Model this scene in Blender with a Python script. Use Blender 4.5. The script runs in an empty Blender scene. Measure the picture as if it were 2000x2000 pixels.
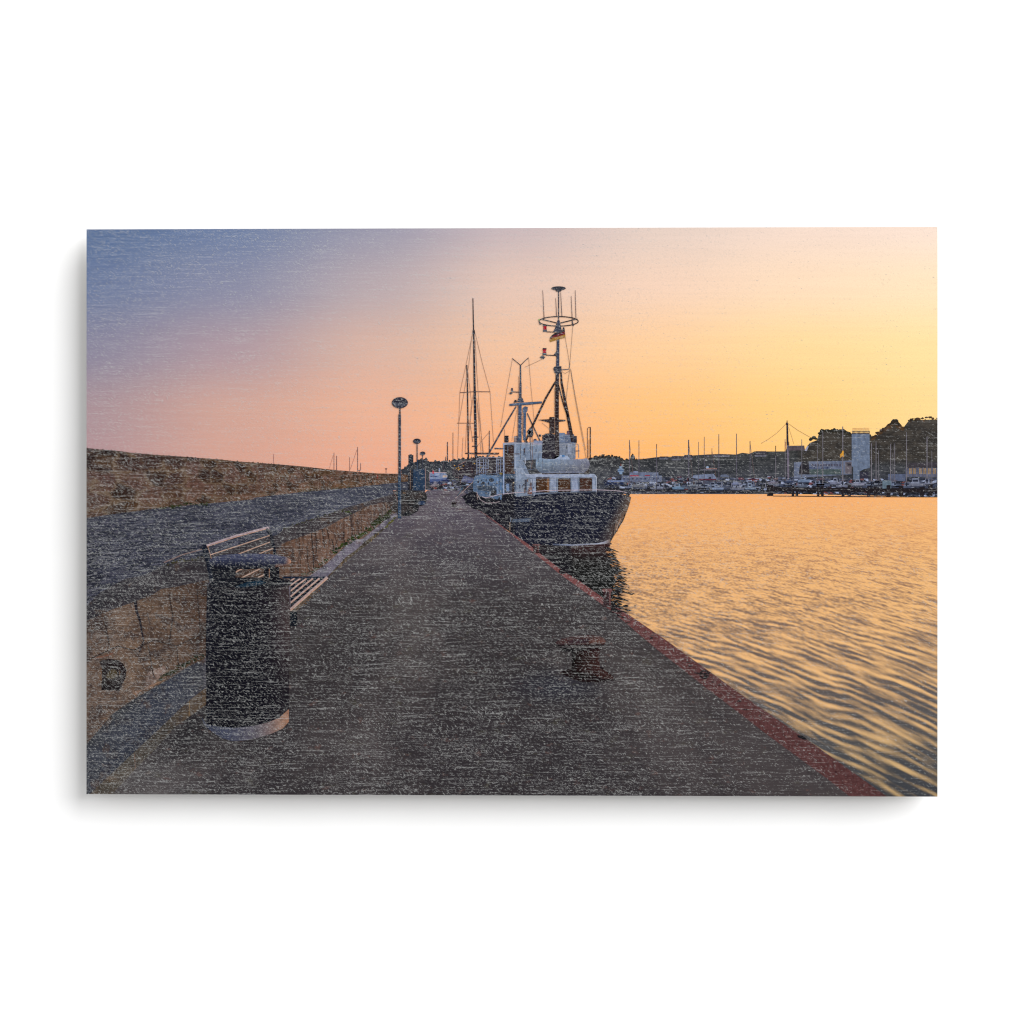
# A printed harbour picture on a flat board, hanging a little way off a white wall.
import bpy, math, random
from mathutils import Vector
from mathutils.geometry import tessellate_polygon

sc = bpy.context.scene
COL = sc.collection
R = math.radians

# ------------------------------------------------------------------ camera
D, YAW, FOC = 6.0, R(1.88), 108.0
FRONT = 0.064                      # front face of the board, metres off the wall
FPX = 2000 * FOC / 36.0
CAMP = Vector((D * math.sin(YAW), -FRONT - D * math.cos(YAW), 0.0))
DIR = Vector((-math.sin(YAW), math.cos(YAW), 0)); RGT = Vector((math.cos(YAW), math.sin(YAW), 0))
cam = bpy.data.objects.new('camera', bpy.data.cameras.new('camera'))
COL.objects.link(cam); sc.camera = cam
cam.data.lens = FOC; cam.data.sensor_width = 36; cam.data.clip_end = 200
cam.location = CAMP
cam.rotation_euler = (R(90), 0, YAW)

def P(u, v):
    """spot of the print that carries picture point (u, v); metres from the board's centre"""
    ray = DIR + RGT * ((u - 1000) / FPX) + Vector((0, 0, (1000 - v) / FPX))
    t = (-FRONT - CAMP.y) / ray.y
    q = CAMP + ray * t
    return q.x, q.z

# ------------------------------------------------------------------ light
E = 1.47                           # light arriving on the print (calibrated)
w = bpy.data.worlds.new('World'); sc.world = w; w.use_nodes = True
w.node_tree.nodes['Background'].inputs[0].default_value = (1, 1, 1, 1)
w.node_tree.nodes['Background'].inputs[1].default_value = 0.75
def softbox(name, tx, tz, dist, size, energy):
    l = bpy.data.lights.new(name, 'AREA'); l.shape = 'DISK'; l.size = size; l.energy = energy
    o = bpy.data.objects.new(name, l); COL.objects.link(o)
    d = Vector((tx, -1, tz)).normalized()
    o.location = d * dist
    o.rotation_euler = (-d).to_track_quat('-Z', 'Y').to_euler()
softbox('key_softbox', 0.38, 0.19, 30, 6, 1050)
softbox('fill_softbox', 1.08, 0.84, 30, 29, 12300)

sc.view_settings.view_transform = 'Standard'; sc.view_settings.look = 'None'
sc.view_settings.exposure = 0; sc.view_settings.gamma = 1
sc.view_settings.use_curve_mapping = False
sc.render.engine = 'CYCLES'
sc.cycles.use_denoising = True
sc.cycles.denoiser = 'OPENIMAGEDENOISE'
sc.cycles.denoising_input_passes = 'RGB_ALBEDO_NORMAL'
sc.cycles.denoising_prefilter = 'ACCURATE'
sc.cycles.max_bounces = 3; sc.cycles.diffuse_bounces = 2
sc.cycles.use_adaptive_sampling = False
sc.cycles.pixel_filter_type = 'BLACKMAN_HARRIS'; sc.cycles.filter_width = 1.2

# ------------------------------------------------------------------ colours
def lin(c):
    out = []
    for x in c:
        x = max(0, min(255, x)) / 255
        out.append((x / 12.92 if x <= .04045 else ((x + .055) / 1.055) ** 2.4) / E)
    return tuple(out)
def mixc(a, b, t):
    t = max(0, min(1, t)); return tuple(a[i] + (b[i] - a[i]) * t for i in range(3))
def ramp(x, stops):
    if x <= stops[0][0]: return stops[0][1]
    for (x0, a), (x1, b) in zip(stops, stops[1:]):
        if x <= x1:
            t = (x - x0) / (x1 - x0)
            return mixc(a, b, t) if isinstance(a, tuple) else a + (b - a) * t
    return stops[-1][1]

# ------------------------------------------------------------------ materials
class NT:
    def __init__(s, tree): s.t = tree
    def n(s, typ, **k):
        nd = s.t.nodes.new(typ)
        for a, b in k.items(): setattr(nd, a, b)
        return nd
    def link(s, a, b): s.t.links.new(a, b)
    def put(s, sock, v):
        if hasattr(v, 'links') or hasattr(v, 'is_linked'): s.link(v, sock)
        else: sock.default_value = v
    def m(s, op, a, b=0.0, c=None, clamp=False):
        nd = s.n('ShaderNodeMath', operation=op, use_clamp=clamp)
        s.put(nd.inputs[0], a); s.put(nd.inputs[1], b)
        if c is not None: s.put(nd.inputs[2], c)
        return nd.outputs[0]
    def rng(s, v, a, b, c=0.0, d=1.0, smooth=True):
        nd = s.n('ShaderNodeMapRange', interpolation_type='SMOOTHSTEP' if smooth else 'LINEAR')
        for i, x in enumerate((v, a, b, c, d)): s.put(nd.inputs[i], x)
        return nd.outputs[0]
    def xyz(s, x, y, z=0.0):
        nd = s.n('ShaderNodeCombineXYZ')
        s.put(nd.inputs[0], x); s.put(nd.inputs[1], y); s.put(nd.inputs[2], z); return nd.outputs[0]
    def noise(s, vec, scale=1.0, detail=2.0, rough=.5, dist=0.0):
        nd = s.n('ShaderNodeTexNoise', noise_dimensions='2D')
        s.link(vec, nd.inputs['Vector']); nd.inputs['Scale'].default_value = scale
        nd.inputs['Detail'].default_value = detail; nd.inputs['Roughness'].default_value = rough
        nd.inputs['Distortion'].default_value = dist
        return nd.outputs[0]
    def mix(s, f, a, b):
        nd = s.n('ShaderNodeMix', data_type='RGBA'); s.put(nd.inputs[0], f)
        s.put(nd.inputs[6], a); s.put(nd.inputs[7], b); return nd.outputs[2]
    def attr(s, name, out='Color'):
        nd = s.n('ShaderNodeAttribute', attribute_name=name); return nd.outputs[out]
    def uv(s):
        nd = s.n('ShaderNodeUVMap', uv_map='px'); sp = s.n('ShaderNodeSeparateXYZ')
        s.link(nd.outputs[0], sp.inputs[0]); return sp.outputs[0], sp.outputs[1]
    def bright(s, c, f):
        nd = s.n('ShaderNodeMix', data_type='RGBA', blend_type='MULTIPLY'); nd.inputs[0].default_value = 1
        s.link(c, nd.inputs[6]); g = s.n('ShaderNodeCombineXYZ')
        for i in range(3): s.put(g.inputs[i], f)
        s.link(g.outputs[0], nd.inputs[7]); return nd.outputs[2]

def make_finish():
    """the board's wiry relief: gloss flecks and emboss shade painted into the ink as short pale scratches"""
    g = bpy.data.node_groups.new('scratch_glint_finish', 'ShaderNodeTree')
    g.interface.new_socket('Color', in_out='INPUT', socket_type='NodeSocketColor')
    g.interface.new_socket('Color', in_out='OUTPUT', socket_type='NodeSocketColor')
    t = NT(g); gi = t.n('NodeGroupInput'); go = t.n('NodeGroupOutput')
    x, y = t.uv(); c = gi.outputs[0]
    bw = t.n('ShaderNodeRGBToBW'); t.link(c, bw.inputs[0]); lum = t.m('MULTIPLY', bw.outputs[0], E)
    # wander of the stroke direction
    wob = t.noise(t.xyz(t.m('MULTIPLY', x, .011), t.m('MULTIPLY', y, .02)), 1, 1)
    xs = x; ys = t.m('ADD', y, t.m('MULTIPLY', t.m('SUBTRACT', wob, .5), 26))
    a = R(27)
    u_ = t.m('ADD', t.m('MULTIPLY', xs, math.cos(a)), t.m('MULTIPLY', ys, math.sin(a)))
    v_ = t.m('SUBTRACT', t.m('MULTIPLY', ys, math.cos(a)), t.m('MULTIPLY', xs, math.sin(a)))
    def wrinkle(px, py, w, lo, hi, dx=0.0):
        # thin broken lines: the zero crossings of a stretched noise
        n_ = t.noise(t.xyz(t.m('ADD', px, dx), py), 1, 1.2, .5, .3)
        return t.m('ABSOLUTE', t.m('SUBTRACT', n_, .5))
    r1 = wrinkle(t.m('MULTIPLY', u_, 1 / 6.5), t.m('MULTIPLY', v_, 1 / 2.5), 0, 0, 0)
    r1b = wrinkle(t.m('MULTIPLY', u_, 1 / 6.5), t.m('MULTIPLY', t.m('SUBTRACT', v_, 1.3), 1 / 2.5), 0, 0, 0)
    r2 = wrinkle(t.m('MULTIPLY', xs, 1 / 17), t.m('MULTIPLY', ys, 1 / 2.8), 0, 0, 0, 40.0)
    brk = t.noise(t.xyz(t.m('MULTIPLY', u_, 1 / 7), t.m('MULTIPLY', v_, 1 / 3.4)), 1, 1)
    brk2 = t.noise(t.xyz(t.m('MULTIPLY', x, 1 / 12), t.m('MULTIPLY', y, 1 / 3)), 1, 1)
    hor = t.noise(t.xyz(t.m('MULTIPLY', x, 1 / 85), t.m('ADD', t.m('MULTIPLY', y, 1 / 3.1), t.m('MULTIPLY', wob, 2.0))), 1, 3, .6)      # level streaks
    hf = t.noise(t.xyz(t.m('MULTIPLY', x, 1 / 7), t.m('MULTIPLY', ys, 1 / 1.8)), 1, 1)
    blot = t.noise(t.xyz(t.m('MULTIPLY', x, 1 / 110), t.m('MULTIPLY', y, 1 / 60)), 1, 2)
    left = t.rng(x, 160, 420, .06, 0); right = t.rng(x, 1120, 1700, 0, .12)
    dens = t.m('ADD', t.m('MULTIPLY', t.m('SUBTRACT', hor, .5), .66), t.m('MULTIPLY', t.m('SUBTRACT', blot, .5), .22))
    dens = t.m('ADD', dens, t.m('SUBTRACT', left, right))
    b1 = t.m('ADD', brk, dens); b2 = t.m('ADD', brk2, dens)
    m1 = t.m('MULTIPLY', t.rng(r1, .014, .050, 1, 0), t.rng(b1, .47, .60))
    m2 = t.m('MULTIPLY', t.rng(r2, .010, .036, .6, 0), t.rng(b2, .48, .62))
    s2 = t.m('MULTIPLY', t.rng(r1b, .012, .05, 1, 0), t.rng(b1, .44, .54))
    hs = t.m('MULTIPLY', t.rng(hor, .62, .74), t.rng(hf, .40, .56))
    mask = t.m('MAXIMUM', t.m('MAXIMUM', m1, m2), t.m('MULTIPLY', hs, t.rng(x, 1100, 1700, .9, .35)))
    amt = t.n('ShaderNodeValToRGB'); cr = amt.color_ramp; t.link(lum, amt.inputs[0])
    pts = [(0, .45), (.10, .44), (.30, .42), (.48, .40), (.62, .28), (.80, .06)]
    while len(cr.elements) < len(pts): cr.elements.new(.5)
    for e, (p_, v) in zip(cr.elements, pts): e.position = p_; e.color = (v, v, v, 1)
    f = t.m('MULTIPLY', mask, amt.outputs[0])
    white = lin((200, 201, 200)) + (1,)  # pale gloss flecks of the relief, mixed in as colour
    # emboss shade of the relief, painted into the colour beside each scratch
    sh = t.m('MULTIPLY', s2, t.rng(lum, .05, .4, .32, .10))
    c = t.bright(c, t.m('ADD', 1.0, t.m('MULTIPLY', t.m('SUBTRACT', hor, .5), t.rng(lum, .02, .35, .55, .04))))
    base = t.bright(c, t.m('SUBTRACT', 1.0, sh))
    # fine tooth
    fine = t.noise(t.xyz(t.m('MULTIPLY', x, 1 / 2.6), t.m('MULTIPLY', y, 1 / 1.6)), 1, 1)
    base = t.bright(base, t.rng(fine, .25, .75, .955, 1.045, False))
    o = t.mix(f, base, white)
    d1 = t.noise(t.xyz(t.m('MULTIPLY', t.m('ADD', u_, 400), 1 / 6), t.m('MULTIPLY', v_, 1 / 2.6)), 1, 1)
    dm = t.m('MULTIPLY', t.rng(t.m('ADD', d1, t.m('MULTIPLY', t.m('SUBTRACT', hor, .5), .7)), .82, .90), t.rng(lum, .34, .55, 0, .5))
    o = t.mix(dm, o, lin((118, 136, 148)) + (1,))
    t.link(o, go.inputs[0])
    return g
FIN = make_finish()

MATS = {}
def material(kind):
    if kind in MATS: return MATS[kind]
    m = bpy.data.materials.new('ink_' + kind); m.use_nodes = True
    nt = m.node_tree; nt.nodes.clear(); t = NT(nt)
    x, y = t.uv(); c1 = t.attr('Col'); c2 = t.attr('Col2'); par = t.attr('Par', 'Fac')
    if kind == 'plain':
        n_ = t.noise(t.xyz(t.m('MULTIPLY', x, .16), t.m('MULTIPLY', y, .10)), 1, 4, .65)
        c = t.bright(c1, t.rng(n_, .3, .7, .72, 1.22, False))
    elif kind == 'sky':
        n_ = t.noise(t.xyz(t.m('MULTIPLY', x, .004), t.m('MULTIPLY', y, .16)), 1, 3)
        c = t.bright(c1, t.rng(n_, .3, .7, .985, 1.015, False))
    elif kind == 'water':
        v = t.m('MAXIMUM', t.m('SUBTRACT', y, 945), 10.0)
        q = t.m('SUBTRACT', t.m('LOGARITHM', v, math.e), t.m('MULTIPLY', x, .00098))
        r_ = t.m('DIVIDE', t.m('SUBTRACT', x, 1500), v)
        def nq(a, b, d=1.0, ox=0.0, dist=0.0):
            return t.noise(t.xyz(t.m('ADD', t.m('MULTIPLY', r_, a), ox), t.m('MULTIPLY', q, b)), 1, d, .5, dist)
        ph = nq(3.2, 3.6, 2.0)
        arg = t.m('ADD', t.m('MULTIPLY', q, 6.283 / .033), t.m('MULTIPLY', ph, 15.0))
        wv_ = t.m('MULTIPLY', t.m('SINE', arg), .5)
        wv_ = t.m('MULTIPLY', wv_, t.rng(nq(4.5, 10, 1.0, 30), .3, .66, .15, 1))
        n1 = nq(5.5, 27, 1.0, 60, .2)
        n2 = nq(28, 78, 2.0, 90, .2)
        n3 = t.noise(t.xyz(t.m('MULTIPLY', x, .0045), t.m('MULTIPLY', y, .012)), 1, 2)
        far = t.rng(y, 1080, 1330, 0, 1)
        n_ = t.m('ADD', .5, t.m('MULTIPLY', wv_, t.m('ADD', .08, t.m('MULTIPLY', far, .16))))
        n_ = t.m('ADD', n_, t.m('MULTIPLY', t.m('SUBTRACT', n1, .5), .46))
        n_ = t.m('ADD', n_, t.m('MULTIPLY', t.m('SUBTRACT', n2, .5), t.m('SUBTRACT', .58, t.m('MULTIPLY', far, .44))))
        n_ = t.m('ADD', n_, t.m('MULTIPLY', t.m('SUBTRACT', n3, .5), .14))
        n_ = t.m('ADD', n_, t.m('SUBTRACT', par, .5))
        c = t.mix(t.rng(n_, .31, .68), c1, c2)
    elif kind in ('asphalt', 'cobble'):
        v = t.m('MAXIMUM', t.m('SUBTRACT', y, 925), 10.0); u = t.m('SUBTRACT', x, 850)
        r_ = t.m('DIVIDE', u, v); z_ = t.m('POWER', t.m('DIVIDE', 1.0, v), .55)
        if kind == 'asphalt':
            n1 = t.noise(t.xyz(t.m('MULTIPLY', r_, 9), t.m('MULTIPLY', z_, 300)), 1, 4, .65)
            n2 = t.noise(t.xyz(t.m('MULTIPLY', r_, 1.4), t.m('MULTIPLY', z_, 55)), 1, 2)
            n3 = t.noise(t.xyz(t.m('MULTIPLY', x, .2), t.m('MULTIPLY', y, .3)), 1, 3, .7)
            n_ = t.m('ADD', t.m('MULTIPLY', n1, .3), t.m('ADD', t.m('MULTIPLY', n2, .5), t.m('MULTIPLY', n3, .2)))
            c = t.mix(t.rng(n_, .38, .60, -.5, 1, False), c1, c2)
            # rusty and mossy flecks ground into the surface
            rs = t.noise(t.xyz(t.m('MULTIPLY', x, .035), t.m('MULTIPLY', y, .06)), 1, 5, .7)
            c = t.mix(t.rng(rs, .62, .74, 0, .3), c, lin((120, 84, 74)) + (1,))
            ms = t.noise(t.xyz(t.m('MULTIPLY', x, .028), t.m('ADD', t.m('MULTIPLY', y, .05), 40)), 1, 5, .7)
            c = t.mix(t.rng(ms, .60, .74, 0, .25), c, lin((84, 82, 62)) + (1,))
        else:
            n1 = t.noise(t.xyz(t.m('MULTIPLY', r_, 8), t.m('MULTIPLY', z_, 620)), 1, 3, .6, .3)
            n2 = t.noise(t.xyz(t.m('MULTIPLY', x, .06), t.m('MULTIPLY', y, .28)), 1, 4, .7)
            n3 = t.noise(t.xyz(t.m('MULTIPLY', x, .01), t.m('MULTIPLY', y, .03)), 1, 2)
            n_ = t.m('ADD', t.m('MULTIPLY', n1, .35), t.m('ADD', t.m('MULTIPLY', n2, .4), t.m('MULTIPLY', n3, .25)))
            c = t.mix(t.rng(n_, .44, .57, 0, 1, False), c1, c2)
            c = t.mix(t.rng(n2, .54, .66, 0, .45), c, lin((92, 88, 100)) + (1,))
            st = t.noise(t.xyz(t.m('MULTIPLY', r_, 16), t.m('MULTIPLY', z_, 900)), 1, 2, .6, .3)
            c = t.mix(t.rng(st, .55, .63, 0, .7), c, lin((26, 27, 36)) + (1,))
            c = t.mix(t.rng(st, .34, .42, .45, 0), c, lin((98, 98, 114)) + (1,))
    elif kind == 'masonry':
        wv = t.m('MAXIMUM', t.m('SUBTRACT', 862.0, x), 20.0)
        a = t.m('DIVIDE', 7400.0, wv); b = t.m('MULTIPLY', t.m('DIVIDE', t.m('SUBTRACT', y, 932), wv), 19)
        wob = t.noise(t.xyz(t.m('MULTIPLY', x, .05), t.m('MULTIPLY', y, .07)), 1, 2)
        a = t.m('ADD', a, t.m('MULTIPLY', wob, .5)); b = t.m('ADD', b, t.m('MULTIPLY', wob, .4))
        vo = t.n('ShaderNodeTexVoronoi', voronoi_dimensions='2D', feature='DISTANCE_TO_EDGE'); t.link(t.xyz(a, b), vo.inputs['Vector']); vo.inputs['Scale'].default_value = 1; vo.inputs['Randomness'].default_value = .72
        vc = t.n('ShaderNodeTexVoronoi', voronoi_dimensions='2D'); t.link(t.xyz(a, b), vc.inputs['Vector']); vc.inputs['Scale'].default_value = 1; vc.inputs['Randomness'].default_value = .72
        cb = t.n('ShaderNodeRGBToBW'); t.link(vc.outputs['Color'], cb.inputs[0])
        grain = t.noise(t.xyz(t.m('MULTIPLY', x, .14), t.m('MULTIPLY', y, .14)), 1, 4, .7)
        gl = t.noise(t.xyz(t.m('MULTIPLY', x, .02), t.m('MULTIPLY', y, .035)), 1, 2)
        joint = t.rng(vo.outputs[0], .02, .13, 1, 0)
        joint = t.m('MULTIPLY', joint, t.rng(gl, .36, .56, .25, .9))
        stone = t.bright(c1, t.m('MULTIPLY', t.rng(cb.outputs[0], .25, .75, .5, 1.5, False), t.rng(grain, .38, .62, .66, 1.34, False)))
        stone = t.mix(t.rng(gl, .45, .7, 0, .35), stone, lin((104, 78, 54)) + (1,))
        c = t.mix(joint, stone, c2)
    elif kind == 'rubble':      # near retaining wall: broad blotched blocks, upright ribs further off
        wv = t.m('MAXIMUM', t.m('SUBTRACT', 862.0, x), 30.0)
        n1 = t.noise(t.xyz(t.m('MULTIPLY', x, .013), t.m('MULTIPLY', y, .017)), 1, 4, .62, .3)
        n2 = t.noise(t.xyz(t.m('MULTIPLY', x, .11), t.m('MULTIPLY', y, .13)), 1, 4, .7)
        rib = t.noise(t.xyz(t.m('MULTIPLY', x, .15), t.m('MULTIPLY', y, .030)), 1, 3, .7)
        rr = t.rng(x, 430, 600, 0, 1.35)
        n_ = t.m('ADD', t.m('MULTIPLY', n1, .55), t.m('MULTIPLY', n2, .45))
        n_ = t.m('ADD', t.m('MULTIPLY', n_, t.m('SUBTRACT', 1, t.m('MULTIPLY', rr, .5))), t.m('MULTIPLY', rib, t.m('MULTIPLY', rr, .5)))
        c = t.mix(t.rng(n_, .41, .58, 0, 1, False), c1, c2)
        oc = t.noise(t.xyz(t.m('MULTIPLY', x, .022), t.m('ADD', t.m('MULTIPLY', y, .02), 90)), 1, 4, .7)
        c = t.mix(t.rng(oc, .60, .70, 0, .28), c, lin((100, 72, 44)) + (1,))
        dk = t.noise(t.xyz(t.m('MULTIPLY', x, .03), t.m('ADD', t.m('MULTIPLY', y, .03), 20)), 1, 4, .75)
        c = t.mix(t.rng(dk, .54, .64, 0, .6), c, lin((44, 38, 42)) + (1,))
    elif kind == 'foliage':
        n1 = t.noise(t.xyz(t.m('MULTIPLY', x, .10), t.m('MULTIPLY', y, .16)), 1, 4, .7)
        n2 = t.noise(t.xyz(t.m('MULTIPLY', x, .02), t.m('MULTIPLY', y, .06)), 1, 2)
        c = t.mix(t.rng(t.m('ADD', t.m('MULTIPLY', n1, .6), t.m('MULTIPLY', n2, .4)), .42, .58, 0, 1, False), c1, c2)
    elif kind == 'clutter':
        vc = t.n('ShaderNodeTexVoronoi', voronoi_dimensions='2D', distance='CHEBYCHEV')
        t.link(t.xyz(t.m('MULTIPLY', x, .16), t.m('MULTIPLY', y, .32)), vc.inputs['Vector']); vc.inputs['Scale'].default_value = 1
        sp = t.n('ShaderNodeSeparateXYZ'); t.link(vc.outputs['Color'], sp.inputs[0])
        n1 = t.noise(t.xyz(t.m('MULTIPLY', x, .25), t.m('MULTIPLY', y, .3)), 1, 3, .7)
        c = t.mix(t.rng(sp.outputs[0], .45, .85, 0, 1, False), c1, c2)
        c = t.mix(t.rng(sp.outputs[1], .86, .9, 0, .8), c, lin((158, 168, 196)) + (1,))
        c = t.mix(t.rng(sp.outputs[2], .93, .95, 0, .7), c, lin((120, 62, 58)) + (1,))
        c = t.bright(c, t.rng(n1, .3, .7, .6, 1.4, False))
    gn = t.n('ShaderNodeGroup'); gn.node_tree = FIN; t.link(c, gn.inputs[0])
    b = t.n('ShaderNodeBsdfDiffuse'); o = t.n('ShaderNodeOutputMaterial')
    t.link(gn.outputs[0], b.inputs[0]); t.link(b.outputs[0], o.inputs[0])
    MATS[kind] = m
    return m

def simple_mat(name, rgb, nscale=40):
    m = bpy.data.materials.new(name); m.use_nodes = True; nt = m.node_tree; t = NT(nt)
    b = nt.nodes['Principled BSDF']; b.inputs['Roughness'].default_value = .8
    b.inputs['Specular IOR Level'].default_value = 0.0
    tc = t.n('ShaderNodeTexCoord'); n_ = t.n('ShaderNodeTexNoise'); t.link(tc.outputs['Object'], n_.inputs[0]); n_.inputs['Scale'].default_value = nscale
    c = t.mix(t.rng(n_.outputs[0], .3, .7, 0, 1), tuple(v * .985 for v in rgb) + (1,), tuple(rgb) + (1,))
    t.link(c, b.inputs['Base Color']); return m

# ------------------------------------------------------------------ the board and the wall
def box(name, x0, x1, y0, y1, z0, z1, mat, parent=None):
    vs = [(x, y, z) for x in (x0, x1) for y in (y0, y1) for z in (z0, z1)]
    fs = [(0, 1, 3, 2), (4, 6, 7, 5), (0, 4, 5, 1), (2, 3, 7, 6), (0, 2, 6, 4), (1, 5, 7, 3)]
    me = bpy.data.meshes.new(name); me.from_pydata(vs, [], fs); me.materials.append(mat)
    o = bpy.data.objects.new(name, me); COL.objects.link(o); o.parent = parent; return o

wall = box('wall', -9, 9, 0, .1, -9, 9, simple_mat('white_plaster', (.82, .82, .82), 6)); wall['kind'] = 'structure'

ROOT = bpy.data.objects.new('wall_print', None); COL.objects.link(ROOT)
ROOT.location = (0, -FRONT, 0); ROOT.empty_display_size = .3
ROOT['category'] = 'wall art'
ROOT['label'] = 'flat textured board print of a harbour quay at sunset, floating on the white wall'

CORN = [P(169, 448), P(1831, 443), P(1831, 1556), P(169, 1551)]
bx0 = CORN[0][0]; bx1 = CORN[1][0]
bz1 = (CORN[0][1] + CORN[1][1]) / 2; bz0 = (CORN[2][1] + CORN[3][1]) / 2
board = box('board', bx0, bx1, .0002, .018, bz0, bz1, simple_mat('board_edge', lin((196, 186, 170))), ROOT)
board['label'] = 'thin rigid board with a pale cut edge'
batten = box('hanging_batten', -.45, .45, .0182, FRONT - .001, .2, .26, simple_mat('batten_wood', (.35, .25, .16)), ROOT)

# ------------------------------------------------------------------ ink shapes
ZONES = dict(A=(160, 840, 500 / 1932), B=(860, 540, 400 / 1932), C=(860, 800, 400 / 1932), D=(1140, 780, 360 / 1932),
             E=(360, 1010, 320 / 1932), F=(160, 1180, 460 / 1932), G=(640, 760, 300 / 1932), H=(1400, 780, 440 / 1932),
             I=(1020, 1180, 260 / 1932), J=(1140, 1100, 700 / 1932), K=(900, 540, 260 / 1932), L=(960, 740, 260 / 1932),
             M=(760, 870, 240 / 1932), N=(1180, 860, 320 / 1932), O=(1480, 800, 220 / 1932), Pz=(160, 860, 340 / 1932),
             Q=(480, 880, 320 / 1932), R=(880, 1180, 400 / 1932))
def Z(zone, pts):
    if not zone: return [tuple(p) for p in pts]
    ox, oy, k = ZONES[zone]
    return [(ox + x * k, oy + y * k) for x, y in pts]
def top_v(u): return 448 + (443 - 448) * (u - 169) / 1662
def bot_v(u): return 1551 + (1556 - 1551) * (u - 169) / 1662
def inside(u, v):
    u = max(169.0, min(1831.0, u)); return u, max(top_v(u), min(bot_v(u), v))
def clip(poly, axis, val, keep_less):
    out = []
    n = len(poly)
    for i in range(n):
        a, b = poly[i], poly[(i + 1) % n]
        ia = (a[axis] <= val) if keep_less else (a[axis] >= val)
        ib = (b[axis] <= val) if keep_less else (b[axis] >= val)
        if ia: out.append(a)
        if ia != ib:
            t = (val - a[axis]) / (b[axis] - a[axis])
            out.append((a[0] + (b[0] - a[0]) * t, a[1] + (b[1] - a[1]) * t))
    return out

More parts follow.
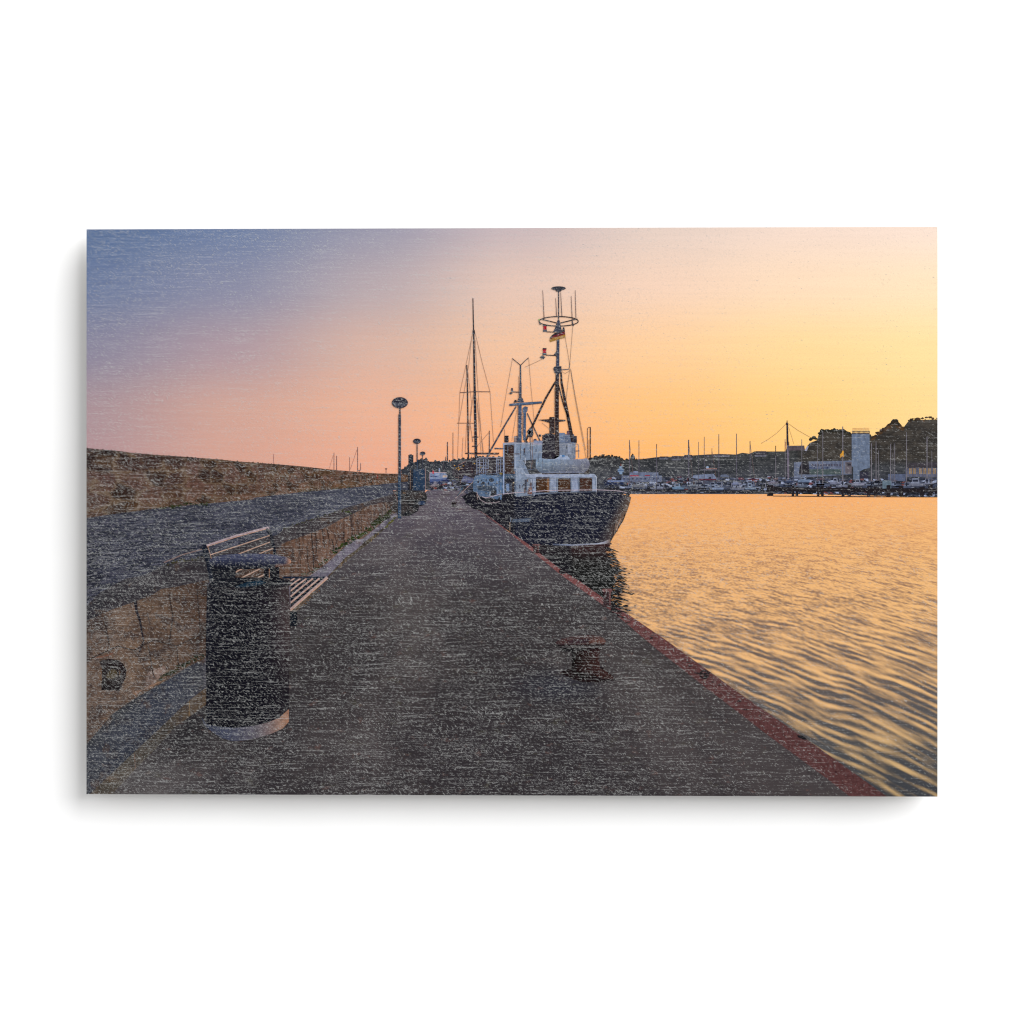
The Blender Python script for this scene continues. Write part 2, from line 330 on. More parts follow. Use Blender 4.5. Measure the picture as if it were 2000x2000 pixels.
LV = 0.00003
class Ink:
    def __init__(s, name, parent=None, level=1.0, mat='plain', label=None, zone=None):
        s.name, s.parent, s.lv, s.mat, s.label, s.z = name, parent or ROOT, level, mat, label, zone
        s.v, s.f, s.c, s.c2, s.p, s.k = [], [], [], [], [], 0; s.cl = 0
    def _add(s, pts, cols, tess=True):
        y = -(s.lv * LV + s.k * 0.000005)
        base = len(s.v)
        for (u, v), (c, c2, p) in zip(pts, cols):
            u, v = inside(u, v)
            s.v.append((u, v, y)); s.c.append(lin(c)); s.c2.append(lin(c2 if c2 else c)); s.p.append(p)
        if len(pts) <= 4 and not tess: s.f.append(tuple(range(base, base + len(pts))))
        else:
            for tri in tessellate_polygon([[Vector((a, b, 0)) for a, b in pts]]): s.f.append(tuple(base + i for i in tri))
    def poly(s, pts, c, c2=None, p=.5):
        pts = Z(s.z, pts); s._add(pts, [(c, c2, p)] * len(pts)); s.k += 1; return s
    def grad(s, pts, cols):
        pts = Z(s.z, pts); s._add(pts, [(c, None, .5) for c in cols]); s.k += 1; return s
    def rect(s, x0, y0, x1, y1, c, c2=None):
        return s.poly([(x0, y0), (x1, y0), (x1, y1), (x0, y1)], c, c2)
    def fill(s, pts, fn, step=24):
        pts = Z(s.z, pts)
        xs = [p[0] for p in pts]; ys = [p[1] for p in pts]
        x = math.floor(min(xs) / step) * step
        while x < max(xs):
            col = clip(clip(pts, 0, x, False), 0, x + step, True)
            if len(col) >= 3:
                y = math.floor(min(ys) / step) * step
                while y < max(ys):
                    cell = clip(clip(col, 1, y, False), 1, y + step, True)
                    cl = []
                    for q in cell:
                        if not cl or abs(q[0] - cl[-1][0]) + abs(q[1] - cl[-1][1]) > 1e-4: cl.append(q)
                    if len(cl) > 1 and abs(cl[0][0] - cl[-1][0]) + abs(cl[0][1] - cl[-1][1]) < 1e-4: cl.pop()
                    if len(cl) >= 3:
                        s._add(cl, [fn(*q) for q in cl], tess=len(cl) > 4)
                    y += step
            x += step
        s.k += 1; return s
    def line(s, pts, w, c, w2=None):
        k = ZONES[s.z][2] if s.z else 1
        pts = [Vector(p) for p in Z(s.z, pts)]; n = len(pts)
        L, Rr = [], []
        for i, p in enumerate(pts):
            a = pts[max(0, i - 1)]; b = pts[min(n - 1, i + 1)]
            d = (b - a)
            if d.length < 1e-6: d = Vector((1, 0))
            d.normalize(); nn = Vector((-d.y, d.x))
            ww = (w + ((w2 if w2 is not None else w) - w) * i / max(1, n - 1)) * k / 2
            L.append(tuple(p + nn * ww)); Rr.append(tuple(p - nn * ww))
        for i in range(n - 1):
            s._add([L[i], L[i + 1], Rr[i + 1], Rr[i]], [(c, None, .5)] * 4, tess=False)
        s.k += 1; return s
    def ell(s, cx, cy, rx, ry, c, a0=0, a1=360, n=28):
        pts = [(cx + rx * math.cos(R(a0 + (a1 - a0) * i / n)), cy + ry * math.sin(R(a0 + (a1 - a0) * i / n))) for i in range(n + (0 if a1 - a0 == 360 else 1))]
        return s.poly(pts, c)
    def ring(s, cx, cy, rx, ry, w, c, a0=0, a1=360, n=40):
        return s.line([(cx + rx * math.cos(R(a0 + (a1 - a0) * i / n)), cy + ry * math.sin(R(a0 + (a1 - a0) * i / n))) for i in range(n + 1)], w, c)
    def clumps(s, pts, r0, r1, c, c2=None, gap=5, seed=1, spread=3):
        rnd = random.Random(seed); pts = Z(s.z, pts)
        for (x0, y0), (x1, y1) in zip(pts, pts[1:]):
            L = math.hypot(x1 - x0, y1 - y0); n = max(1, int(L / gap))
            for i in range(n):
                t = (i + rnd.random()) / n; cx = x0 + (x1 - x0) * t; cy = y0 + (y1 - y0) * t + rnd.uniform(-spread, spread)
                rr = rnd.uniform(r0, r1); m = rnd.randint(6, 8)
                pp = [(cx + rr * rnd.uniform(.6, 1.2) * math.cos(6.283 * j / m), cy + rr * .8 * rnd.uniform(.6, 1.2) * math.sin(6.283 * j / m)) for j in range(m)]
                kk = s.k; s.k += (s.cl % 25) * .22; s.cl += 1
                s._add(pp, [(c, c2, .5)] * m); s.k = kk
        s.k += 6; return s
    def done(s):
        me = bpy.data.meshes.new(s.name)
        me.from_pydata([(P(u, v)[0], y, P(u, v)[1]) for u, v, y in s.v], [], s.f)
        uv = me.uv_layers.new(name='px')
        for l in me.loops: uv.data[l.index].uv = s.v[l.vertex_index][:2]
        for nm, src in (('Col', s.c), ('Col2', s.c2)):
            at = me.color_attributes.new(nm, 'FLOAT_COLOR', 'POINT')
            for i, c in enumerate(src): at.data[i].color = (*c, 1)
        at = me.attributes.new('Par', 'FLOAT', 'POINT')
        for i, p in enumerate(s.p): at.data[i].value = p
        me.materials.append(material(s.mat))
        o = bpy.data.objects.new(s.name, me); COL.objects.link(o); o.parent = s.parent
        if s.label: o['label'] = s.label
        if s.name in ('weeds', 'grass_tufts', 'moss', 'fallen_leaves'): o['kind'] = 'stuff'
        return o
def part(name, label=None, at=(1000, 1000)):
    o = bpy.data.objects.new(name, None); COL.objects.link(o); o.parent = ROOT; o.empty_display_size = .03
    if label: o['label'] = label
    return o

# ================================================================== the picture
# ---- sky
SX = [169, 450, 730, 1000, 1280, 1560, 1831]; SY = [443, 560, 680, 800, 940]
SKY = [[(90, 112, 150), (112, 128, 162), (154, 152, 170), (200, 182, 184), (228, 206, 194), (243, 218, 202), (248, 224, 208)],
       [(108, 122, 156), (138, 140, 164), (184, 168, 172), (228, 196, 180), (244, 210, 186), (252, 220, 188), (254, 227, 190)],
       [(138, 134, 156), (174, 152, 160), (216, 178, 162), (241, 194, 160), (254, 206, 156), (254, 217, 156), (254, 224, 162)],
       [(170, 144, 150), (208, 164, 150), (234, 177, 148), (248, 183, 136), (255, 195, 126), (255, 208, 132), (254, 217, 148)],
       [(184, 147, 148), (216, 161, 142), (236, 168, 138), (250, 173, 120), (254, 180, 104), (255, 197, 118), (254, 212, 140)]]
def skyc(x, y):
    def sm(t): return t * t * (3 - 2 * t) * .5 + t * .5
    i = max(0, min(5, max(k for k in range(7) if SX[k] <= max(x, 169)))); j = max(0, min(3, max(k for k in range(5) if SY[k] <= max(y, 443))))
    tx = sm(max(0, min(1, (x - SX[i]) / (SX[i + 1] - SX[i])))); ty = sm(max(0, min(1, (y - SY[j]) / (SY[j + 1] - SY[j]))))
    return mixc(mixc(SKY[j][i], SKY[j][i + 1], tx), mixc(SKY[j + 1][i], SKY[j + 1][i + 1], tx), ty)
Ink('sky', level=1, mat='sky', label='sunset sky going from slate blue through pink to yellow').fill(
    [(169, 440), (1831, 440), (1831, 975), (169, 975)], lambda x, y: (skyc(x, y), None, .5), 20).done()

# ---- water
def waterf(x, y):
    rx = (x - 1200) / 630
    br = ramp(y, [(960, (246, 174, 112)), (1000, (242, 178, 116)), (1100, (236, 178, 118)), (1250, (236, 182, 124)), (1380, (226, 178, 124)), (1470, (204, 168, 120)), (1556, (186, 156, 112))])
    br = mixc(br, (246, 200, 130), .22 * rx)
    dk = ramp(y, [(960, (236, 160, 100)), (1010, (222, 156, 104)), (1090, (176, 130, 98)), (1170, (142, 112, 92)), (1260, (116, 99, 90)), (1380, (88, 84, 84)), (1470, (76, 76, 78)), (1556, (60, 62, 67))])
    p = ramp(y, [(960, .40), (1050, .42), (1150, .455), (1300, .52), (1420, .565), (1500, .59), (1556, .60)])
    near = ramp(x - (1092 + (y - 1119) * 1.44), [(0, .05), (60, 0)]) if y > 1180 else 0
    return br, dk, p + near
Ink('water', level=2, mat='water', label='rippled harbour water lit orange by the sunset').fill(
    [(880, 958), (1196, 958), (1230, 961), (1320, 962), (1500, 964), (1831, 971), (1831, 1560), (1600, 1560), (1000, 1060)], waterf, 20).done()

# ---- hills and tree lines
GD, GL = (34, 36, 40), (62, 62, 56)
h1 = [(190, 390), (300, 310), (400, 272), (520, 222), (590, 212), (602, 254), (700, 260), (800, 256), (880, 262), (960, 250), (1000, 236), (1100, 222), (1200, 214), (1370, 190), (1500, 184), (1800, 188)]
k = Ink('distant_hill', level=3, mat='foliage', zone='M', label='low dark hill behind the far end of the quay')
k.poly(h1 + [(1950, 700), (190, 700)], (38, 42, 52), (60, 62, 68)); k.clumps(h1, 1.6, 4.0, (38, 42, 52), (56, 56, 60), 4, 3, 1.5).done()
h2 = Z('C', [(1400, 470), (1420, 455), (1500, 440), (1560, 448), (1620, 440), (1690, 448), (1705, 478), (1780, 468), (1930, 470)])
h2 += Z('D', [(470, 622), (550, 625), (640, 622), (760, 606), (880, 602), (1000, 597), (1100, 590), (1290, 578), (1420, 572), (1600, 578), (1660, 560), (1740, 570), (1790, 545)])
h2 += Z('H', [(320, 447), (590, 446), (604, 398), (750, 396), (757, 440), (775, 400), (800, 372), (860, 350), (876, 292), (930, 262), (1080, 272), (1155, 296), (1320, 300), (1340, 340), (1400, 272), (1500, 190), (1560, 196), (1596, 248), (1650, 178), (1760, 176), (1895, 172)])
k = Ink('wooded_hill', level=3, mat='foliage', label='dark wooded hill rising to the right behind the marina')
def hillf(x, y):
    s = (y - 850) / 110
    if x > 1560 and y < 900: return (50, 47, 45), (70, 65, 60), .5
    return mixc((44, 45, 44), (46, 49, 58), s), mixc((64, 63, 56), (70, 73, 86), s), .5
k.fill(h2 + [(1832, 965), (1140, 965)], hillf, 14)
k.clumps(h2[:8], 1.5, 5, (34, 36, 38), (52, 50, 44), 3.5, 5, 2)
k.clumps(Z('H', [(790, 345), (830, 325), (860, 335)]) , 3, 5, (36, 36, 34), (60, 54, 42), 3, 6, 2)
k.clumps(Z('H', [(876, 300), (900, 275), (930, 262), (1080, 272), (1150, 292)]), 2, 5, (36, 36, 34), (60, 54, 42), 2.6, 7, 2)
k.clumps(Z('H', [(1330, 330), (1400, 280), (1500, 205), (1540, 190), (1590, 245)]), 2, 6, (52, 42, 36), (90, 66, 44), 2.2, 8, 4)
k.clumps(Z('H', [(1500, 205), (1520, 195), (1560, 195)]), 3, 7, (44, 40, 36), (76, 60, 44), 2.0, 18, 5)
k.clumps(Z('H', [(1640, 185), (1720, 172), (1780, 172), (1830, 160), (1895, 165)]), 1.5, 4, (44, 40, 36), (90, 66, 48), 3, 9, 3)
k.z = 'N'; k.poly([(305, 230), (312, 190), (325, 172), (333, 155), (345, 165), (358, 185), (370, 230)], (34, 36, 38))
k.poly([(376, 232), (381, 205), (387, 232)], (34, 36, 38)).poly([(460, 230), (465, 208), (470, 230)], (34, 36, 38))
k.done()
for i, (x0, x1, yb, yt, sh) in enumerate([(635, 770, 212, 190, 0), (780, 915, 222, 184, 1), (925, 1050, 210, 172, 0), (1205, 1240, 185, 166, 0), (1760, 1925, 180, 128, 2), (1260, 1500, 182, 164, 0)]):
    k = Ink('hill_house', level=4, zone='N', label='low grey roofed house on the crest of the hill')
    m_ = (x1 - x0) * .18
    k.poly([(x0, yb), (x0 + m_, yt), (x1 - m_ * .6, yt), (x1, yb)], (62, 58, 66)); k.rect(x0 + m_ * .6, yb - 4, x1 - m_ * .5, yb + 14, (96, 96, 108)); k.done()
k = Ink('hill_house', level=4, zone='H', label='pale house below the notch in the trees')
k.poly([(606, 398), (750, 396), (755, 436), (606, 440)], (84, 74, 80)); k.poly([(752, 440), (775, 400), (790, 402), (770, 445)], (150, 150, 168)); k.done()

# ---- far shore clutter under everything at the marina
def shoref(x, y):
    return mixc((44, 47, 60), (30, 32, 38), (y - 925) / 40), mixc((84, 90, 112), (58, 62, 76), (y - 925) / 40), .5
k = Ink('far_shore', level=5, mat='clutter', label='crowded far bank with quays and moored craft')
k.fill(Z('N', [(0, 470), (60, 440), (240, 420), (640, 430), (900, 440), (1200, 440), (1600, 440), (1932, 450)]) + Z('H', [(430, 660), (900, 680), (1400, 680), (1895, 672), (1895, 838), (430, 806)]) + Z('N', [(1932, 628), (1500, 622), (1000, 616), (880, 606), (300, 600), (0, 585)]), shoref, 12)
k.done()

PAL = [(96, 106, 132), (78, 86, 108), (114, 118, 138), (66, 74, 96), (104, 106, 116), (88, 98, 116)]
rb = random.Random(4)
def craft(x, y, w, hue, mast=None, mw=1.3, cabin=True, label=None, lv=7, stay=False, mc=(92, 88, 104)):
    """a moored boat seen from afar: x centre, y waterline (photo scale)"""
    e = part('moored_boat', label); hue = mixc(hue, (60, 62, 74), .22)
    h = Ink('hull', e, lv); hh = w * .22
    h.poly([(x - w * .5, y - hh), (x + w * .5, y - hh * 1.15), (x + w * .38, y), (x - w * .42, y)], hue)
    h.poly([(x - w * .47, y - hh * .35), (x + w * .42, y - hh * .35), (x + w * .38, y), (x - w * .42, y)], mixc(hue, (40, 44, 60), .6)); h.done()
    if cabin:
        c = Ink('cabin', e, lv + 1); ch = w * rb.uniform(.2, .36)
        x0 = x - w * rb.uniform(.2, .34); x1 = x + w * rb.uniform(.1, .3)
        c.poly([(x0, y - hh * 1.02), (x0 + 1.2, y - hh - ch), (x1 - 2, y - hh - ch), (x1, y - hh * 1.02)], mixc(hue, (140, 148, 170), .45))
        c.rect(x0 + 2, y - hh - ch * .75, x1 - 3, y - hh - ch * .35, (40, 44, 60)); c.done()
    if mast:
        m_ = Ink('mast', e, lv + 1); xm = x + rb.uniform(-.12, .12) * w if not isinstance(mast, tuple) else mast[0]
        yt = mast[1] if isinstance(mast, tuple) else mast
        m_.line([(xm, y - hh), (xm, 862 + rb.uniform(0, 20)), (xm, yt)], mw, mc, mw * .8)
        m_.line([(xm - 4, y - hh - 9), (xm + 5, y - hh - 9)], 1.2, mixc(mc, (60, 50, 60), .5))
        m_.done()
        if stay:
            s_ = Ink('rigging', e, lv + 1); s_.line([(xm + w * .4, y - hh), (xm, yt + 3)], .6, (110, 90, 90)); s_.done()
    return e
DX = lambda a: 1140 + a * .18634
# mast positions (photo px): x, top y
masts = [(1229.5, 859, 1.5), (1248, 860, 1.4), (1282.5, 870, 1.4), (1345, 859, 2.6), (1364.5, 863, 1.0), (1375.5, 853, 1.2), (1390.5, 876, 1.0), (1404, 848, 1.5), (1438.5, 847, 1.5), (1465, 861, 1.5)]
words = ['first', 'second', 'third', 'fourth', 'fifth', 'sixth', 'seventh', 'eighth', 'ninth', 'tenth']
for i, (mx, mt, mw) in enumerate(masts):
    craft(mx + 2, 955 + (i % 3) * 2, 24 + (i * 7) % 10, PAL[i % 6], (mx, mt), mw, True, 'sailing boat with the %s tall mast to the right of the ship' % words[i], 8, i % 3 == 0, mc=(88, 84, 98))
masts2 = [(1515, 890, 1.3), (1533.5, 858, 1.2), (1541, 885, 1.0), (1566, 858, 1.2), (1596.5, 868, 1.0), (1607, 842, 1.5), (1646, 833, 2.2), (1702, 866, 2.0), (1711, 862, 1.6), (1739.5, 867, 1.8), (1747.5, 866, 1.3), (1770.5, 844, 1.7), (1810.5, 853, 2.2), (1820, 880, 1.0), (1716, 880, 1.0), (1744, 884, 1.0)]
for i, (mx, mt, mw) in enumerate(masts2):
    craft(mx - 3 + (i * 5) % 7, 950 + (i % 4) * 1.5, 22 + (i * 5) % 9, PAL[(i + 2) % 6], (mx, mt), mw, i % 4 != 1, 'sailing boat with the %s pale mast counted from the building toward the right edge' % (words + ['eleventh', 'twelfth', 'thirteenth', 'fourteenth', 'fifteenth', 'sixteenth'])[sorted(m[0] for m in masts2).index(mx)], 12, False, mc=(112, 108, 116))
for (x, y, w_, hue, lb) in [(1325, 957, 26, (110, 140, 170), 'pale blue motor boat in front of the red roofed craft'), (1401, 958, 28, (130, 146, 178), 'white blue motor boat with an orange lit windscreen'),
                            (1466, 957, 24, (124, 144, 170), 'rounded white motor boat at the end of the open berth'), (1438, 948, 20, (120, 128, 160), 'small white sloop beside a pale post'),
                            (1248, 953, 26, (122, 124, 132), 'grey motor boat just right of the ship'), (1352, 951, 18, (120, 128, 140), 'small boat behind the pale blue one'),
                            (1570, 943, 26, (120, 140, 172), 'blue white boat under the long building'), (1632, 947, 24, (124, 128, 152), 'white cabin boat before the control tower'),
                            (1540, 944, 18, (40, 52, 84), 'dark blue boat with a white wheelhouse roof'), (1676, 950, 28, (130, 132, 152), 'broad pale boat under the tower'),
                            (1735, 950, 24, (118, 132, 160), 'blue grey boat beside the yellow windowed building'), (1790, 951, 30, (112, 116, 134), 'grey boat at the right edge of the print'), (1510, 946, 22, (118, 112, 130), 'lilac boat left of the dark piles')]:
    craft(x, y, w_, hue, None, label=lb, lv=14)
# white ferry-like block and tent roofs, small tower
k = Ink('harbour_office', level=7, zone='N', label='long white harbour building with red stripes')
k.rect(205, 415, 680, 490, (98, 106, 130)); k.rect(300, 378, 640, 420, (102, 110, 134)); k.rect(345, 364, 400, 380, (126, 136, 166))
k.rect(305, 412, 405, 424, (160, 48, 60)); k.rect(480, 410, 540, 422, (140, 50, 62))
for i in range(9): k.rect(225 + i * 50, 440, 245 + i * 50, 462, (60, 66, 90))
k.rect(40, 472, 240, 490, (110, 124, 160)); k.rect(46, 485, 56, 530, (120, 130, 160)); k.rect(0, 492, 240, 522, (28, 38, 66)); k.done()
k = Ink('pilot_tower', level=7, zone='N', label='small white beacon tower with a red tip')
k.rect(180, 305, 215, 400, (118, 140, 168)); k.rect(160, 335, 230, 375, (118, 136, 164)); k.rect(165, 352, 228, 360, (60, 90, 130)); k.line([(198, 305), (198, 275)], 6, (150, 80, 70)); k.done()
k = Ink('boat_shed', level=7, zone='N', label='white peaked roof shed among the moored yachts')
k.poly([(1030, 440), (1060, 408), (1130, 405), (1180, 400), (1290, 394), (1340, 470), (1250, 452), (1120, 452)], (112, 122, 148)); k.rect(1230, 430, 1260, 480, (44, 46, 60))
k.poly([(1365, 430), (1380, 405), (1440, 402), (1475, 418), (1475, 436)], (98, 106, 128)); k.ell(1218, 320, 18, 16, (130, 150, 180)); k.rect(1130, 345, 1330, 352, (110, 108, 128)); k.rect(1200, 330, 1330, 340, (150, 112, 104)); k.done()
for (a, b, c_, d) in [(1120, 455, 1320, 470), (1580, 440, 1640, 462), (1700, 452, 1830, 468), (860, 428, 910, 438), (980, 445, 1000, 480)]:
    k = Ink('boat_cover', level=9, zone='N'); k.rect(a, b, c_, d, (92, 46, 60)); k.done()

# ---- buildings on the right
k = part('control_tower', 'tall windowless pale blue tower with a railed roof')
a = Ink('wall', k, 9, zone='O')
a.poly([(1612, 418), (1918, 416), (1922, 1000), (1820, 1022), (1745, 1062), (1745, 1200), (1640, 1200), (1636, 985), (1610, 972)], (100, 112, 134)); a.rect(1750, 1070, 1900, 1180, (50, 50, 64)); a.done()
a = Ink('roof_railing', k, 10, zone='O'); a.rect(1616, 362, 1918, 374, (58, 54, 60)); a.rect(1616, 404, 1918, 420, (64, 64, 76))
for i in range(15): a.rect(1618 + i * 21, 372, 1627 + i * 21, 408, (62, 58, 62))
a.line([(1625, 322), (1912, 318)], 5, (190, 120, 80)).line([(1625, 340), (1912, 338)], 4, (190, 120, 80)); a.done()
k = part('terminal_building', 'long low pale building with a dark window band beside the tower')
a = Ink('wall', k, 7, zone='O')
a.poly([(620, 905), (800, 892), (1480, 878), (1610, 870), (1612, 1110), (620, 1175)], (98, 106, 128)); a.rect(1500, 900, 1612, 1100, (98, 92, 100)); a.rect(840, 1022, 1430, 1115, (70, 82, 84))
a.poly([(720, 985), (760, 890), (870, 888), (890, 1110), (700, 1115)], (44, 42, 48)); a.done()
a = Ink('window', k, 8, zone='O')
for i in range(11): a.rect(925 + i * 47, 930, 958 + i * 47, 974, (74, 74, 92))
a.rect(1520, 925, 1600, 960, (50, 48, 56)); a.done()
a = Ink('fascia_sign', k, 8, zone='O'); a.rect(884, 988, 1212, 1010, (38, 46, 76)); a.rect(980, 996, 1090, 1003, (150, 160, 190)); a.rect(900, 996, 950, 1002, (110, 120, 150)); a.rect(1130, 996, 1190, 1002, (110, 120, 150)); a.done()
k = part('waterside_house', 'grey roofed house with warm yellow windows at the right edge')
a = Ink('wall', k, 9, zone='H'); a.rect(1618, 588, 1895, 665, (90, 92, 110)); a.rect(1470, 640, 1618, 700, (84, 92, 116)); a.done()
a = Ink('roof', k, 10, zone='H'); a.poly([(1610, 592), (1650, 545), (1895, 540), (1895, 580)], (62, 58, 64)); a.done()
for x0 in (1650, 1684, 1735, 1772, 1812, 1856):
    a = Ink('window', k, 10, zone='H'); a.rect(x0, 590, x0 + 22, 640, (140, 116, 84)); a.rect(x0 + 9, 590, x0 + 12, 640, (104, 108, 134)); a.done()
k = Ink('yellow_flag', level=16, zone='O', label='yellow flag hanging from a pale flagpole'); k.poly([(1408, 770), (1440, 745), (1448, 705), (1474, 705), (1476, 820), (1450, 800), (1412, 828)], (196, 140, 52)); k.done()
k = part('crane_mast', 'stout dark mast held by long sagging stays')
a = Ink('mast', k, 16, zone='O'); a.line([(503, 185), (505, 240)], 9, (60, 44, 56), 20).line([(505, 230), (512, 610)], 26, (44, 40, 52), 34).line([(512, 610), (522, 1200)], 32, (108, 100, 116), 24).line([(478, 560), (470, 700)], 8, (150, 80, 60)); a.poly([(480, 235), (500, 215), (526, 240), (520, 300), (498, 290)], (50, 40, 50)); a.done()
a = Ink('stay', k, 16, zone='O'); a.line([(490, 240), (330, 400), (180, 510), (60, 580)], 5, (150, 112, 80)).line([(540, 250), (680, 350), (900, 475)], 5, (150, 116, 84)).line([(530, 300), (580, 460), (620, 590)], 4, (170, 130, 90)); a.done()

# ---- dark jetty along the far berths
k = part('jetty', 'long dark timber jetty on piles in front of the marina')
a = Ink('deck', k, 18, zone='H')
a.poly([(430, 752), (1000, 758), (1895, 764), (1895, 800), (1000, 792), (430, 786)], (34, 30, 34)); a.poly([(485, 826), (1200, 830), (1895, 834), (1895, 840), (1200, 838), (485, 832)], (52, 42, 44))
a.rect(1420, 695, 1495, 765, (96, 112, 126))
a.done()
a = Ink('deck', k, 17, zone='N'); a.poly([(0, 560), (900, 585), (1280, 590), (1932, 590), (1932, 628), (880, 607), (300, 600), (0, 582)], (40, 40, 46)); a.line([(900, 558), (1932, 558)], 5, (92, 94, 108)); a.line([(1200, 492), (1660, 492)], 5, (100, 104, 122)); a.done()
for i, (x0, x1) in enumerate([(432, 484), (643, 664), (676, 698), (860, 880), (895, 917), (1070, 1096), (1122, 1150), (1290, 1316), (1350, 1378), (1455, 1490), (1560, 1600), (1740, 1776), (1815, 1850)]):
    a = Ink('pile', k, 19, zone='H'); a.rect(x0, 735 + (i % 3) * 8, x1, 828 + (i % 2) * 6, (36, 32, 36)); a.done()
for x0 in (300, 480, 610, 700, 1260, 1066, 1240, 1456): 
    a = Ink('pile', k, 19, zone='N'); a.rect(x0, 560, x0 + 8, 622, (40, 38, 44)); a.done()
for i in range(7):
    a = Ink('berth_post', k, 19, zone='N'); x0 = (700, 1590, 1500, 1612, 1900, 1380, 840)[i]; a.rect(x0, 500, x0 + 7, 552, (124, 124, 140)); a.done()

# ---- far stone sea wall
SWT = Z('Pz', [(50, 86), (230, 104), (380, 115), (540, 136), (700, 152), (880, 166), (1100, 180), (1280, 194), (1530, 212), (1700, 232), (1930, 248)]) + Z('Q', [(420, 165), (700, 190), (980, 222), (1300, 250), (1560, 270), (1800, 274), (1932, 290)])
SWB = Z('Q', [(1932, 362), (1790, 376), (1200, 442), (640, 492), (60, 560)]) + Z('Pz', [(1930, 652), (1280, 712), (900, 748), (540, 792), (50, 862)])
k = Ink('sea_wall', level=20, mat='masonry', label='long mortared stone sea wall topping the left side')
def swf(x, y):
    t = (x - 169) / 600
    c = mixc((66, 48, 44), (86, 62, 52), t)
    top = 925 - (862 - x) * .0755
    f_ = (y - top) / max(8, (862 - x) * .19)
    c = mixc(c, (42, 34, 34), max(0, .75 - f_ * 3.2)); c = mixc(c, (92, 70, 52), max(0, f_ - .55) * .8)
    return c, mixc((104, 85, 68), (96, 78, 62), t), .5
k.fill(SWT + SWB, swf, 12)
k.clumps(SWT[:12], .8, 1.6, (58, 46, 42), (84, 66, 54), 5, 3, .8)
k.done()
k = Ink('weeds', level=21, mat='foliage', zone='Pz', label='green weeds at the foot of the sea wall')
k.clumps([(870, 752), (1000, 738), (1100, 720), (1160, 690), (1250, 712), (1400, 706)], 1.2, 3.6, (30, 36, 26), (54, 60, 34), 2.4, 11, 2); k.clumps([(300, 820), (560, 795), (870, 752)], .8, 1.6, (36, 36, 30), (50, 50, 36), 5, 12, .8)
k.done()
Ink('weeds', level=21, mat='foliage', zone='Q', label='dark weeds further along the sea wall foot').clumps([(620, 490), (700, 480), (900, 462), (1180, 436), (1260, 426)], .8, 2.2, (32, 38, 28), (50, 54, 34), 4, 13, 1).done()
k = Ink('marker_post', level=22, zone='Q', label='short red post against the sea wall'); k.rect(1545, 285, 1560, 330, (120, 50, 40)); k.done()

# ---- cobbled path on the left
PT = list(reversed(SWB))
k = Ink('cobbled_path', level=19, mat='cobble', label='blue grey cobbled path below the sea wall')
def cobf(x, y):
    t = (x - 169) / 600
    return mixc((38, 40, 50), (54, 57, 70), t), mixc((60, 62, 76), (80, 83, 97), t), .5
k.fill([(169, 1000)] + [(x, y - 3) for x, y in PT] + [(830, 940), (830, 975), (760, 1000), (640, 1060), (560, 1090), (169, 1240)], cobf, 16)
k.done()
# verge between path and retaining wall
k = Ink('verge', level=20, mat='rubble', label='dark earthy verge with tufts along the wall head')
VT = Z('A', [(35, 1330), (130, 1230), (330, 1120), (480, 1095), (620, 1015), (880, 965), (1000, 940), (1150, 880), (1480, 790)]) + Z('Q', [(440, 925), (640, 850), (800, 800), (1000, 742), (1130, 690), (1300, 640), (1480, 585), (1790, 500)])
WT = Z('Q', [(1795, 610), (1600, 612), (1500, 642), (1440, 652), (1360, 700), (1240, 760), (1110, 815), (1000, 880), (880, 935), (640, 1020), (420, 1100)]) + Z('A', [(1480, 890), (1200, 1010), (950, 1130), (700, 1185), (600, 1200), (520, 1250), (400, 1295), (240, 1350), (35, 1440)])
k.fill(VT + WT, lambda x, y: (mixc((44, 43, 48), (54, 48, 52), (x - 169) / 600), mixc((58, 55, 60), (70, 62, 64), (x - 169) / 600), .5), 14)
k.done()
k = Ink('grass_tufts', level=22, mat='foliage', label='sparse grass on the verge')
k.clumps(Z('Q', [(450, 915), (640, 855), (800, 805), (1000, 745), (1130, 700), (1240, 720)]), .8, 2.6, (38, 42, 28), (62, 60, 36), 5, 21, 3)
k.clumps(Z('Q', [(1140, 700), (1180, 720), (1240, 735)]), 1.5, 3, (34, 44, 24), (60, 70, 34), 2.5, 22, 2)
k.clumps(Z('A', [(640, 1010), (760, 985), (900, 960), (930, 970)]), 1.0, 3, (42, 42, 30), (66, 62, 42), 3, 23, 3)
k.line(Z('A', [(620, 1000), (760, 940), (905, 900)]), 2.2, (120, 100, 96))
k.done()

# ---- retaining wall
WB = Z('F', [(38, 1090), (120, 1010), (230, 890), (430, 755), (560, 690), (700, 610), (860, 500), (1010, 430)]) + Z('E', [(260, 1640), (600, 1200), (1160, 900)]) + Z('Q', [(560, 1530), (700, 1460), (870, 1330), (1040, 1192), (1280, 1032), (1480, 900), (1600, 820), (1700, 770), (1795, 700)])
k = part('retaining_wall', 'low brown stone wall between the verge and the quay')
a = Ink('masonry', k, 23, mat='rubble')
def rwf(x, y):
    t = (x - 169) / 600
    c = ramp(x, [(169, (66, 54, 50)), (260, (74, 59, 52)), (330, (68, 54, 48)), (400, (48, 39, 37)), (560, (72, 54, 46)), (680, (86, 65, 56)), (775, (60, 47, 45))])
    c2 = ramp(x, [(169, (98, 79, 68)), (260, (112, 90, 74)), (330, (100, 80, 66)), (400, (76, 58, 50)), (560, (104, 79, 66)), (680, (120, 92, 78)), (775, (82, 64, 58))])
    return c, c2, .5
a.fill(list(reversed(WT)) + [(x + 12, y + 22) for x, y in reversed(WB)] + [(169, 1470)], rwf, 14)
a.done()
